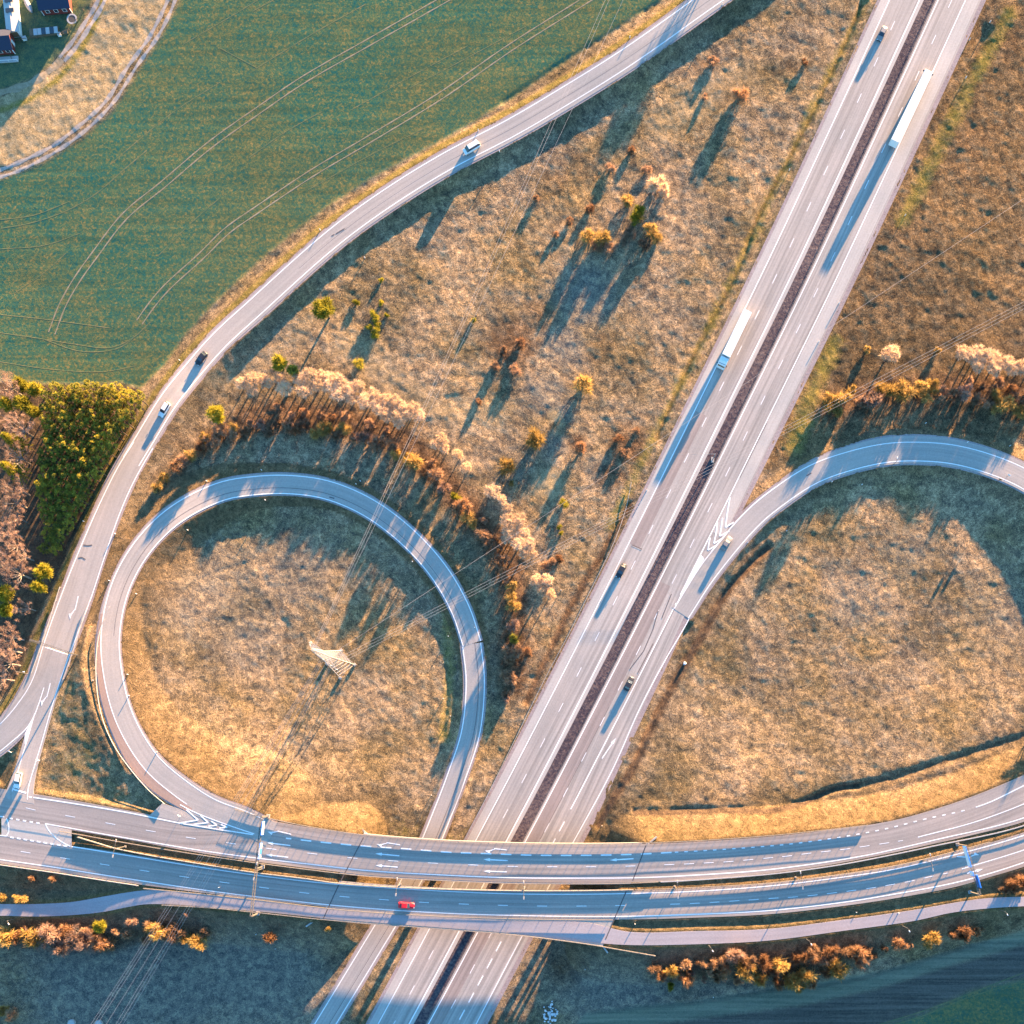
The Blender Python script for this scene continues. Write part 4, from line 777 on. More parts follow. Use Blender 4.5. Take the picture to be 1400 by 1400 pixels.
def lamp_single(px, py, h, ang, label, group, ground=None, reach=.8):
    gz = ground
    if gz is None:
        w = P(px, py, h); gz = ground_z(w[0], w[1]); w = P(px, py, h + gz); gz = ground_z(w[0], w[1])
    w = P(px, py, h + gz); root = thing('path_lamp', (w[0], w[1], gz), ang, label, 'lamp post', group)
    MB().tube((0, 0, -.3), (0, 0, h), .09, .05, 8).build('pole', M['mast'], root)
    MB().tube((0, 0, h - .05), (reach, 0, h + .1), .04, .04, 6).build('arm', M['mast'], root)
    MB().box((reach + .2, 0, h + .1), (.6, .28, .12), 0, .8).build('lamp_head', M['white'], root); return root
for x, y, l in [(972, 1296, 'leftmost of the lamp posts below the footpath right of the bridge'), (1107, 1287, 'lamp post below the footpath above the long brown hedge'), (1241, 1269, 'lamp post below the footpath above the round rust bush'), (1375, 1246.5, 'rightmost lamp post below the footpath'), (9.5, 1259, 'lamp post at the far left below the footpath, above the ochre trees')]:
    lamp_single(x, y, 4.5, R(-60), l, 'lamp posts beside the footpath')
lamp_single(20, 918, 8.0, R(-2), 'tall lamp post with its arm over the wood edge by the fork', None, 3.6, 2.4)
lamp_single(1226, 630.5, 6.0, R(80), 'single lamp post on the inner edge of the right loop', None, .5)
def gantry(top_a, top_b, h, za, zb2, label, panels, mids=(), mat='mast', off_axis=.0):
    a = P(*top_a, za + h); c = P(*top_b, zb2 + h); d = c - a; L = math.hypot(d[0], d[1]); ang = math.atan2(d[1], d[0]); z0 = min(za, zb2)
    root = thing('sign_gantry', (a[0], a[1], za), ang, label, 'gantry', 'sign gantries over the roads'); zt = h
    for k, (x, zb3) in enumerate([(0, 0), (L, zb2 - za)] + [(L * m_, 0) for m_ in mids]):
        p = MB().box((x, 0, (zt + zb3) / 2 - .2), (.32, .32, zt - zb3 + .4)).build('post', M[mat], root)
        MB().box((x, 0, zb3 + .1), (1.0, 1.0, .9)).build('footing', M['concrete'], p)
    t = MB()
    for y in (-.3, .3):
        for z in (zt - .35, zt + .35): t.box((L / 2, y, z), (L, .09, .09))
    n = max(4, int(L / 1.0))
    for k in range(n):
        x0, x1 = L * k / n, L * (k + 1) / n
        for z in (zt - .35, zt + .35): t.tube((x0, -.3, z), (x1, .3, z) if k % 2 == 0 else (x1, -.3, z), .035, n=4); t.tube((x0, .3, z), (x0, -.3, z), .035, n=4)
        for y in (-.3, .3): t.tube((x0, y, zt - .35), (x1, y, zt + .35), .035, n=4)
    t.build('truss', M[mat], root)
    for (u0, u1, face, side) in panels:
        x0, x1 = u0 * L, u1 * L; p = MB().box(((x0 + x1) / 2, side * .55, zt - .1), (x1 - x0, .16, 2.3)).build('sign_panel', M['sign_' + face], root)
        MB().box(((x0 + x1) / 2, side * .66, zt - .1), (x1 - x0 - .3, .03, 2.0)).build('sign_face', M['sign_' + ('white' if face == 'blue' else 'blue')], p)
    return root
gantry((41, 875), (94, 892.5), 6.3, 3.8, 3.6, 'pale sign gantry across the slip road beside the wood', [(.45, .62, 'white', -1), (.66, .95, 'white', -1)])
gantry((358, 1117), (343.5, 1253), 6.6, zb_(358), zb_(343), 'long lattice sign gantry spanning both bridge carriageways and the footpath', [(.04, .18, 'blue', 1), (.26, .31, 'blue', 1), (.31, .38, 'white', 1), (.385, .42, 'blue', 1)], (.52,))
gantry((1321, 1156.5), (1338, 1223), 6.6, zb_(1321) - .4, zb_(1338) - 1.2, 'sign gantry with bright blue panels over the eastbound lanes', [(0.0, .42, 'blue', -1), (.52, .60, 'blue', -1), (.60, .86, 'blue', 1)])
# sensor mast in the median with an arm over the west carriageway
w = P(974, 629, .3); root = thing('sensor_mast', (w[0], w[1], .1), math.atan2(P(927, 621, 6)[1] - w[1], P(927, 621, 6)[0] - w[0]), 'grey traffic sensor mast in the median with an arm over the lanes', 'mast')
L = math.hypot(P(927, 621, 6)[1] - w[1], P(927, 621, 6)[0] - w[0])
MB().box((0, 0, .3), (.9, 1.6, .8)).build('footing', M['concrete'], root); MB().tube((0, 0, 0), (0, 0, 6.2), .16, .12, 8).build('pole', M['grey'], root); MB().tube((0, 0, 6), (L, 0, 6.05), .03, .03, 6).build('arm', M['grey'], root)
for x in (.9, 2.2, L - 4.6, L - .8): MB().box((x, 0, 6.0), (1.5, .12, .08)).build('sensor', M['concrete'], root)

# ------------------------------------------------------------------ pylon and power lines
def make_pylon():
    c = P(466, 908, 0); gz = ground_z(c[0], c[1]); root = thing('pylon', (c[0], c[1], gz), R(43), 'pale steel lattice pylon standing inside the left loop', 'pylon')
    HH = 36.0; prof = [(0, 2.9), (6, 2.35), (12, 1.8), (18, 1.25), (23, .85), (29, .65), (36, .18)]
    hw = lambda z: float(np.interp(z, [p[0] for p in prof], [p[1] for p in prof]))
    for sx in (-1, 1):
        for sy in (-1, 1):
            lg = MB()
            for (z0, h0), (z1, h1) in zip(prof[:-1], prof[1:]): lg.tube((sx*h0, sy*h0, z0 - (.4 if z0 == 0 else 0)), (sx*h1, sy*h1, z1), .12, .11, 6)
            q = lg.build('leg', M['galv'], root); MB().box((sx*2.9, sy*2.9, .1), (.8, .8, .7)).build('footing', M['concrete'], q)
    br = MB(); zs = [0, 3, 6, 9, 12, 14.5, 17, 19, 21, 23, 24.5, 26, 27.5, 29, 31, 33, 34.6]
    for z0, z1 in zip(zs[:-1], zs[1:]):
        a, c2 = hw(z0), hw(z1)
        for f in range(4):
            q = [(1, 1), (-1, 1), (-1, -1), (1, -1)]; p0, p1 = q[f], q[(f + 1) % 4]
            br.tube((p0[0]*a, p0[1]*a, z0), (p1[0]*c2, p1[1]*c2, z1), .055, n=4); br.tube((p1[0]*a, p1[1]*a, z0), (p0[0]*c2, p0[1]*c2, z1), .055, n=4); br.tube((p0[0]*c2, p0[1]*c2, z1), (p1[0]*c2, p1[1]*c2, z1), .055, n=4)
    br.build('bracing', M['galv'], root)
    for z, l in ((22.8, 5.2), (27.2, 4.2), (31.4, 2.6)):
        for s_ in (-1, 1):
            ar = MB(); a = hw(z)
            for sx in (-1, 1): ar.tube((sx*a, s_*a, z), (0, s_*l, z + .2), .07, n=4); ar.tube((sx*a*.9, s_*a*.9, z + 1.2), (0, s_*l, z + .25), .055, n=4)
            for t in (.33, .66): ar.tube((a*(1-t), s_*(a+(l-a)*t), z + .1), (-a*(1-t), s_*(a+(l-a)*t), z + .1), .045, n=4)
            q = ar.build('crossarm', M['galv'], root); MB().tube((0, s_*l, z + .2), (0, s_*l, z - 1.2), .09, .09, 6).build('insulator', M['sign_white'], q)
    return root
make_pylon()
def wire(p0, z0, p1, z1, sag, label, group, r=.032):
    a = Vector(P(*p0, z0)); c = Vector(P(*p1, z1)); pts = []
    for k in range(33): t = k / 32; q = a.lerp(c, t); q.z -= 4 * sag * t * (1 - t); pts.append(q - a)
    o = MB().path(pts, r, 4).build('power_line', M['wire']); o.location = a; return tag(o, label, 'power line', group)
g1, g2, g3 = 'wires leading up to the top edge', 'wires leading right across the motorway', 'wires leading down to the bottom left'
for k, (p0, z0, p1) in enumerate([((427, 886), 33, (893, -150)), ((429, 887), 31, (899, -150)), ((431, 886), 27, (921, -150))]):
    wire(p0, z0, p1, 24, 2.5, '%s of three thin wires running from the pylon to the top edge' % ('Western', 'Middle', 'Eastern')[k].lower() if k else 'western of three thin wires running from the pylon to the top edge', g1)
for k, (p0, z0, p1, z1) in enumerate([((452, 905), 23, (1560, 328), 24), ((454, 908), 23, (1560, 333), 24), ((456, 911), 23, (1560, 338), 24), ((440, 903), 28, (1450, 238), 26)]):
    wire(p0, z0, p1, z1, 2.0, ('uppermost of the close triple wires crossing the loop to the right edge', 'middle of the close triple wires crossing the loop to the right edge', 'lowest of the close triple wires crossing the loop to the right edge', 'lone thin wire running above the triple wires to the right')[k], g2)
for k, (p0, p1) in enumerate([((438, 902), (92, 1450)), ((440, 903), (96, 1450)), ((442, 904), (101, 1450)), ((450, 908), (128, 1450)), ((452, 909), (133, 1450)), ((454, 910), (138, 1450)), ((446, 906), (114, 1450))]):
    wire(p0, 25, p1, 20, 2.0, ('left wire of the left triple heading to the bottom left', 'middle wire of the left triple heading to the bottom left', 'right wire of the left triple heading to the bottom left', 'left wire of the right triple heading to the bottom left', 'middle wire of the right triple heading to the bottom left', 'right wire of the right triple heading to the bottom left', 'single faint wire between the two triples heading to the bottom left')[k], g3)

# ------------------------------------------------------------------ vehicles
def loft(secs, cap=True):
    mb = MB(); n = len(secs[0]); V = [p for s_ in secs for p in s_]; Fc = []
    for i in range(len(secs) - 1):
        for j in range(n): Fc.append((i*n + j, i*n + (j+1) % n, (i+1)*n + (j+1) % n, (i+1)*n + j))
    if cap: Fc += [tuple(range(n))[::-1], tuple((len(secs)-1)*n + j for j in range(n))]
    return mb.add(V, Fc)
def sec(x, zb, zt, hw, r=.14): return [(x, -hw*.93, zb), (x, -hw, zb + .25), (x, -hw, zt - r), (x, -hw + r, zt), (x, hw - r, zt), (x, hw, zt - r), (x, hw, zb + .25), (x, hw*.93, zb)]
def place(root, px, py, z, ang=None, to=None):
    w = P(px, py, z); root.location = (w[0], w[1], z)
    if to is not None: v = P(px + to[0], py + to[1], z) - w; ang = math.atan2(v[1], v[0])
    root.rotation_euler = (0, 0, ang); return root
def make_car(label, mat, long_=4.4, h=1.46, wid=1.8, estate=False, cat='car', lamps='lamp_amber'):
    root = thing('car' if cat == 'car' else 'van', (0, 0, 0), 0, label, cat); L = long_ / 2; W = wid / 2
    bt = .92 if h < 1.7 else 1.15
    body = loft([sec(-L, .35, bt - .22, W*.84), sec(-L+.12, .25, bt - .04, W*.93), sec(-L+.7, .22, bt, W), sec(0, .22, bt, W), sec(L-1.25, .22, bt - .02, W), sec(L-.35, .22, bt - .18, W*.95), sec(L-.08, .3, bt - .30, W*.84), sec(L, .38, bt - .4, W*.74)])
    body.build('body', M[mat], root, True)
    rl = -L + (.25 if (estate or h > 1.7) else .75); rf = L - (1.85 if h < 1.7 else 1.3)
    def cs(x, z, hw): return [(x, -hw, bt - .03), (x, -hw + .1, z), (x, hw - .1, z), (x, hw, bt - .03)]
    loft([cs(rl - .15, bt + .02, W*.85), cs(rl + .35, h - .05, W*.86), cs(rf - .2, h - .05, W*.87), cs(rf + .55, bt + .02, W*.88)]).build('windows', M['glass'], root)
    MB().box(((rl + .3 + rf - .2) / 2, 0, h - .01), (rf - .2 - rl - .3, wid * .72, .08), 0, .94).build('roof', M[mat], root)
    for sx in (-L + .8, L - .85):
        for sy in (-1, 1):
            wh = MB().cyl((sx, sy * (W - .1), .32), .32, .2, 16, 'y').build('wheel', M['tyre'], root); MB().cyl((sx, sy * (W + .005), .32), .19, .02, 12, 'y').build('rim', M['silver'], wh)
    for sy in (-1, 1):
        MB().box((L - .1, sy * W * .62, bt - .33), (.16, .34, .14)).build('headlight', M['sign_white'], root); MB().box((-L + .04, sy * W * .66, bt - .25), (.1, .28, .18)).build('tail_light', M['lamp_amber'], root)
        MB().box((rf + .25, sy * (W + .1), bt + .06), (.16, .22, .14)).build('mirror', M[mat], root)
    return root
zr = lambda px, py, grp, zg: float(zfield(grp, np.array([P(px, py, zg)[0]]), np.array([P(px, py, zg)[1]]))[0][0]) + .03
place(make_car('white van driving down the upper slip road between field and meadow', 'white', 5.3, 2.0, 1.95, cat='van'), 645, 204, zr(645, 204, GB, 1.1), to=(-45, 27))
place(make_car('dark car with glowing amber light on the slip road above the wood', 'black', 4.5), 276, 491, zr(276, 491, GB, 2.2), to=(-36, 45))
place(make_car('white estate car on the slip road beside the wood corner', 'white', 4.8, 1.5, estate=True), 225.5, 561, zr(225.5, 561, GB, 2.7), to=(-26, 42))
place(make_car('white car waiting at the stop line of the left junction', 'white', 4.7, 1.45, estate=True), 26, 1067, zr(26, 1067, GB, 4.6), to=(-4, 22))
place(make_car('grey car on the left motorway lanes near the top edge', 'grey', 4.5), 1205, 48, mz + .03, to=(-47, 100))
place(make_car('dark car on the left motorway lanes facing the right loop fork', 'black', 4.5), 849, 781, mz + .03, to=(-50, 97))
place(make_car('dark car on the right motorway lanes with tar seams around it', 'black', 4.5), 860, 935, mz + .03, to=(47, -95))
place(make_car('light grey car entering the exit lane beside the chevrons', 'grey', 4.4), 993, 743, .45, to=(30, -45))
place(make_car('bright red car on the southern bridge road', 'red', 4.7, 1.5), 556, 1237.5, zr(556, 1237.5, GB, 6.4), to=(60, 3.6))
def make_truck(label, total=19.5, wid=2.55, h=4.0):
    root = thing('lorry', (0, 0, 0), 0, label, 'lorry', 'white lorries on the motorway'); L = total / 2; W = wid / 2
    loft([sec(-L, 1.1, h, W, .06), sec(L - 2.9, 1.1, h, W, .06)]).build('trailer_box', M['white'], root)
    MB().box((-.3, 0, .95), (total - 2.2, .9, .3)).build('chassis', M['black'], root)
    loft([sec(L - 2.45, .6, 3.6, W*.97, .1), sec(L - 1.2, .6, 3.65, W*.97, .12), sec(L - .35, .6, 2.9, W*.97, .12), sec(L, .55, 2.1, W*.93, .12)]).build('cab', M['white'], root)
    loft([[(L - .62, -W*.86, 3.12), (L - .62, W*.86, 3.12), (L - .60, W*.86, 3.17), (L - .60, -W*.86, 3.17)], [(L + .0, -W*.82, 2.15), (L + .0, W*.82, 2.15), (L + .05, W*.82, 2.2), (L + .05, -W*.82, 2.2)]]).build('windscreen', M['glass'], root)
    for x in (-L + 2.2, -L + 3.5, -L + 4.8, L - 4.2, L - 1.3):
        for sy in (-1, 1):
            wh = MB().cyl((x, sy * (W - .17), .5), .5, .34, 16, 'y').build('wheel', M['tyre'], root); MB().cyl((x, sy * (W + .01), .5), .28, .03, 10, 'y').build('rim', M['silver'], wh)
    for sy in (-1, 1):
        MB().box((L - .02, sy * W * .7, .95), (.1, .4, .2)).build('headlight', M['sign_white'], root); MB().box((L - .6, sy * (W + .18), 2.4), (.2, .3, .6)).build('mirror', M['black'], root)
    return root
place(make_truck('long white lorry heading up the right lanes near the top', 24.0), 1242, 154, mz + .03, to=(47, -97))
place(make_truck('white lorry heading down the left lanes at the middle of the motorway', 17.5), 1001.5, 469, mz + .03, to=(-47, 97))

# ------------------------------------------------------------------ small things beside the roads
def spost(px, py, label, group, zr_=None):
    w = G(px, py) if zr_ is None else P(px, py, zr_); o = MB().box((0, 0, .4), (.22, .16, 1.1), 0, .8).build('reflector_post', M['white']); o.location = w; return tag(o, label, 'marker post', group)
for lab, grp, L_ in [('small white reflector post beside the upper slip road', 'reflector posts along the upper slip road', [(861, 52), (438, 315), (499, 353), (654, 179), (683, 208), (882, 83), (246, 493), (987, 7), (115, 713), (158, 730), (150, 794)]),
                     ('small white reflector post at the edge of the left loop', 'reflector posts round the left loop', [(358, 643), (487, 662), (257, 725), (187, 812), (283, 658), (363, 684), (493, 658), (564, 768), (613, 870), (606, 955), (616, 979), (175, 922), (128, 930), (215, 1028), (590, 1087), (649, 858), (177, 951)]),
                     ('small white reflector post at the edge of the right loop', 'reflector posts round the right loop', [(1118, 627), (1137, 659), (1178, 663), (1265, 579), (1322, 605), (1022, 742), (1380, 610), (1075, 726)]),
                     ('small white reflector post on the motorway verge', 'reflector posts along the motorway', [(1079, 233), (1147, 415), (1119, 468), (1353, 31), (1325, 55), (1320, 107), (1237, 295), (823, 1129), (767, 807), (884, 671)]),
                     ('small white reflector post below the bridge embankment', 'reflector posts below the bridge', [(351, 1277), (370, 1290), (377, 1297), (800, 1325), (975, 1363), (1170, 1247), (1228, 1248), (868, 1263), (300, 1213)])]:
    for x, y in L_: spost(x, y, lab, grp)
def sign_post(px, py, label, face, h=2.2, ang=R(60)):
    w = G(px, py); root = thing('road_sign', w, ang, label, 'road sign'); MB().tube((0, 0, -.2), (0, 0, h), .05, n=6).build('post', M['mast'], root); MB().box((0, 0, h - .3), (.08, .9, .9)).build('sign_panel', M[face], root); return root
sign_post(1364, 658, 'orange road sign beside the inner edge of the right loop', 'lamp_amber'); sign_post(1376, 652, 'white road sign on the inner edge of the right loop', 'white')
sign_post(248, 1115, 'white road sign on the paved nose by the chevrons', 'white'); sign_post(18, 1028, 'white road sign in the triangular island of the fork', 'white'); sign_post(56, 1039, 'white road sign on the grass right of the slip road leg', 'white'); sign_post(960, 700, 'white road sign by the chevron tip', 'white') if False else None
def blob(r, seed, sq=.7, n=9):
    rr = np.random.default_rng(seed); V = []; Fc = []
    for i in range(6):
        th = math.pi * i / 5
        for j in range(n):
            k = r * (.75 + .5 * rr.random()); V.append((k*math.sin(th)*math.cos(2*math.pi*j/n), k*math.sin(th)*math.sin(2*math.pi*j/n), k*math.cos(th)*sq))
    for i in range(5):
        for j in range(n): Fc.append((i*n + j, (i+1)*n + j, (i+1)*n + (j+1) % n, i*n + (j+1) % n))
    return MB().add(V, Fc)
o = blob(.5, 3).build('plastic_bag', M['white']); o.location = G(936, 907, .3); tag(o, 'crumpled white bag lying in the ditch beside the motorway', 'bag')
for k in range(46):
    x = 752 + RNG.normal() * 7.5; y = 1387 + RNG.normal() * 8.5; o = blob(.22 + .25 * RNG.random(), k, .8, 6).build('rock', M['rock']); o.location = G(x, y, .1 + .1 * RNG.random()); o.rotation_euler = (RNG.random()*3, RNG.random()*3, RNG.random()*6)
    tag(o, 'pale grey rock in the loose heap at the bottom edge', 'rock', 'heap of pale rocks')
for x, y, l in [(99, 1398, 'left round concrete well cover at the bottom left edge'), (136, 1399, 'right round concrete well cover at the bottom left edge')]:
    root = thing('well_cover', G(x, y), 0, l, 'well cover'); MB().cyl((0, 0, .3), 1.1, 1.0, 24).build('ring', M['concrete'], root); MB().cyl((0, 0, .83), .85, .08, 20).build('lid', M['galv'], root)
# wing walls at the bridge ends, steps and small concrete bits on the banks
for a, c, l in [((487, 1127), (500, 1142), 'concrete wing wall at the north-west corner of the bridge'), ((885, 1154), (898, 1144), 'concrete wing wall at the north-east corner of the bridge'), ((418, 1267), (434, 1256), 'concrete wing wall at the south-west corner of the bridge'), ((824, 1293), (831, 1303), 'concrete wing wall at the south-east corner of the bridge')]:
    p0, p1 = P(*a, 5.8), P(*c, 6.3); d = p1 - p0; L = math.hypot(d[0], d[1]); gzz = min(ground_z(p0[0], p0[1]), ground_z(p1[0], p1[1])); p0[2] = p1[2] = gzz + .6; root = MB().box((0, 0, -.3), (L, .45, 1.0)).build('wing_wall', M['concrete']); root.location = ((p0 + p1) / 2); root.rotation_euler = (0, 0, math.atan2(d[1], d[0])); tag(root, l, 'wall')

# ------------------------------------------------------------------ the property at the top left
def house(px, py, L, W, h, rh, ang, label, wall='falu', roof='roof_dark', chimney=True):
    w = G(px, py); root = thing('house', w, ang, label, 'house')
    wl_ = MB(); wl_.box((0, 0, h / 2 - .2), (L, W, h + .4))
    wl_.add([(-L/2, -W/2, h), (-L/2, W/2, h), (-L/2, 0, h + rh), (L/2, -W/2, h), (L/2, W/2, h), (L/2, 0, h + rh)], [(0, 2, 1), (3, 4, 5)]); wl_.build('wall', M[wall], root)
    rf = MB(); e = .45; k = rh / (W / 2)
    for s_ in (-1, 1):
        V = [(-L/2 - e, 0, h + rh + .05), (L/2 + e, 0, h + rh + .05), (L/2 + e, s_*(W/2 + e), h - k*e + .05), (-L/2 - e, s_*(W/2 + e), h - k*e + .05)]
        rf.add(V + [(a, b_, c + .14) for a, b_, c in V], [(0, 1, 2, 3), (4, 7, 6, 5), (0, 4, 5, 1), (1, 5, 6, 2), (2, 6, 7, 3), (3, 7, 4, 0)])
    r_ = rf.build('roof', M[roof], root)
    if chimney: MB().box((L * .2, .3, h + rh + .3), (.7, .6, 1.2)).build('chimney', M['concrete'], r_)
    for s_ in (-1, 1):
        for x in (-L*.3, 0, L*.3):
            f = MB().box((x, s_*(W/2 + .03), h*.55), (1.2, .08, 1.2)).build('window', M['white'], root); MB().box((x, s_*(W/2 + .08), h*.55), (.95, .03, .95)).build('pane', M['glass'], f)
        for y in (-W/2, W/2): MB().box((s_*(L/2), y, h/2), (.16, .16, h)).build('corner_board', M['white'], root)
    d_ = MB().box((L/2 + .04, 0, 1.0), (.08, 1.0, 2.1)).build('door', M['white'], root); MB().box((L/2 + .1, .35, 1.0), (.05, .12, .04)).build('handle', M['black'], d_)
    return root
h1 = house(78, -1, 8.4, 9.0, 2.6, 1.6, R(5), 'red wooden house with a large dark blue roof at the top left')
house(3, 63, 7.5, 5.2, 2.5, 1.4, R(4), 'small red house with a dark roof at the left edge', chimney=False)
w = G(20, 22); root = thing('long_shed', w, R(-84), 'long white shed with a bright metal roof beside the fence', 'shed')
MB().box((0, 0, 1.1), (12.6, 3.4, 2.4)).build('wall', M['white'], root)
loft([[(x, -1.9, 2.25), (x, 0, 2.8), (x, 1.9, 2.25), (x, 1.9, 2.33), (x, 0, 2.9), (x, -1.9, 2.33)] for x in (-6.5, 6.5)]).build('roof', M['silver'], root)
for k in (-2.6, .4): MB().box((k, 0, 2.92), (1.2, 2.4, .12)).build('skylight', M['glass'], root)
MB().box((6.34, 0, 1.1), (.08, 2.2, 1.9)).build('door', M['wood'], root)
w = G(61, 44.5); root = thing('cold_frame', w, R(6), 'long low garden frame with pale glass panels in a row', 'garden frame')
MB().box((0, 0, .25), (8.6, 2.3, .6)).build('box', M['wood'], root)
for k, c in enumerate(['wood', 'silver', 'silver', 'glass', 'silver', 'glass', 'silver']): MB().box((-3.7 + k * 1.22, 0, .62), (1.12, 1.9, .1)).build('panel', M[c], root)
w = G(100, 28.5); root = thing('trampoline', w, 0, 'round trampoline with a pale rim beside the dark roofed house', 'trampoline')
V = []; Fc = []; n = 32
for r0, z0 in ((1.55, .85), (1.1, .85), (1.1, .80), (1.55, .75)): V += [(r0*math.cos(2*math.pi*k/n), r0*math.sin(2*math.pi*k/n), z0) for k in range(n)]
for i in range(4): Fc += [(i*n + k, i*n + (k+1) % n, ((i+1) % 4)*n + (k+1) % n, ((i+1) % 4)*n + k) for k in range(n)]
MB().add(V, Fc).build('rim', M['silver'], root); MB().cyl((0, 0, .79), 1.12, .03, 32).build('mat', M['rail_dark'], root)
for k in range(4): MB().tube((1.3*math.cos(k*1.57), 1.3*math.sin(k*1.57), -.1), (1.3*math.cos(k*1.57), 1.3*math.sin(k*1.57), .78), .05, n=6).build('leg', M['galv'], root)
def crate(px, py, d, mat, label, name, cat, rz=0.2):
    w = G(px, py); root = thing(name, w, rz, label, cat); MB().box((0, 0, d[2]/2 - .1), (d[0], d[1], d[2] + .2)).build('body', M[mat], root); MB().box((0, 0, d[2] + .04), (d[0] + .16, d[1] + .16, .08)).build('lid', M['silver' if mat == 'white' else mat], root); return root
crate(34.5, 54, (1.1, .8, .8), 'white', 'small white storage box at the foot of the long shed', 'storage_box', 'storage box'); crate(82, 48.5, (.9, .8, .7), 'white', 'small white storage box right of the garden frame', 'storage_box', 'storage box')
crate(90, 45, (1.3, .9, .5), 'wood', 'low wooden sandbox between garden frame and fence', 'sandbox', 'sandbox')
w = G(39, 8); root = thing('rowing_boat', w, R(-62), 'pale blue upturned boat on the grass beside the long shed', 'boat')
loft([[(x, -b_, 0), (x, -b_*.7, .45), (x, 0, .6), (x, b_*.7, .45), (x, b_, 0)] for x, b_ in ((-2.3, .5), (-1, .8), (.6, .8), (1.8, .45), (2.4, .08))]).build('hull', M['silver'], root); MB().box((0, 0, .64), (4.4, .08, .08)).build('keel', M['white'], root)
def fence(pts, label):
    w = np.array([G(a, c) for a, c in pts]); o = w[0].copy(); root = thing('garden_fence', o, 0, label, 'fence'); w = w - o; rl = MB()
    for a, c in zip(w[:-1], w[1:]):
        for h in (.45, .95): rl.tube((a[0], a[1], a[2] + h), (c[0], c[1], c[2] + h), .05, n=4)
        n = max(1, int(math.hypot(*(c - a)[:2]) / 2.2))
        for k in range(n): q = a + (c - a) * k / n; MB().box((q[0], q[1], q[2] + .5), (.12, .12, 1.2)).build('post', M['wood'], root)
    rl.build('rail', M['wood'], root)
fence([(3, 0), (8, 28), (12, 55), (16, 78), (18, 84)], 'wooden fence between the small house and the long shed')
fence([(16, 58), (40, 55), (62, 51), (82, 49), (96, 43), (106, 30), (115, 15), (124, 0)], 'wooden fence curving round the garden beside the gravel track')
w = G(13, 82); root = thing('terrace', w, R(4), 'small white terrace below the house at the left edge', 'terrace'); MB().box((0, 0, .2), (5.5, 1.7, .3)).build('floor', M['silver'], root)
for x in (-2.6, 0, 2.6): MB().box((x, -.8, .7), (.1, .1, 1.0)).build('post', M['white'], root)
MB().box((0, -.8, 1.15), (5.4, .1, .1)).build('rail', M['white'], root)

# ------------------------------------------------------------------ trees and bushes
def blades(segs, wid):
    """thin triangles: rows of start xyz, end xyz; random facing."""
    segs = np.asarray(segs); a, c = segs[:, :3], segs[:, 3:]; d = c - a; r = RNG.normal(size=a.shape); n = np.cross(d, r); n /= np.maximum(np.linalg.norm(n, axis=1), 1e-6)[:, None]
    w = (np.broadcast_to(wid, (len(a),)) * (.7 + .6 * RNG.random(len(a))))[:, None] / 2; V = np.empty((len(a) * 3, 3)); V[0::3] = a - n * w; V[1::3] = a + n * w; V[2::3] = c; return V
def tri_mesh(name, V, mat):
    me = bpy.data.meshes.new(name); n = len(V); me.vertices.add(n); me.vertices.foreach_set('co', V.astype(np.float32).ravel()); me.loops.add(n); me.loops.foreach_set('vertex_index', np.arange(n, dtype=np.int32))
    me.polygons.add(n // 3); me.polygons.foreach_set('loop_start', np.arange(0, n, 3, dtype=np.int32)); me.polygons.foreach_set('loop_total', np.full(n // 3, 3, np.int32)); me.update(calc_edges=True); me.materials.append(mat); return me
def rdir(n, up=0.0):
    v = RNG.normal(size=(n, 3)); v[:, 2] += up; return v / np.linalg.norm(v, axis=1)[:, None]
def puff(c, r, n, up=.5, ln=(.55, 1.05), inner=.3):
    d = rdir(n, up); t0 = inner * RNG.random(n)[:, None]; t1 = (ln[0] + (ln[1] - ln[0]) * RNG.random(n))[:, None]; j = RNG.normal(size=(n, 3)) * .12 * r
    a = np.array(c) + d * r * np.maximum(t1 - .55, t0); b_ = np.array(c) + d * r * t1 + j; return np.hstack([a, b_])
def limbs(tips, base, h0, r0, mb, fork=True):
    mb.tube(base, (base[0], base[1], h0), r0, r0 * .7, 7)
    for t in tips: m_ = ((base[0] + t[0]*.55), (base[1] + t[1]*.55), h0 + (t[2] - h0) * .45); mb.tube((base[0], base[1], h0 - .2), m_, r0 * .42, r0 * .28, 5); mb.tube(m_, t, r0 * .28, r0 * .08, 5)
TH = 5.0
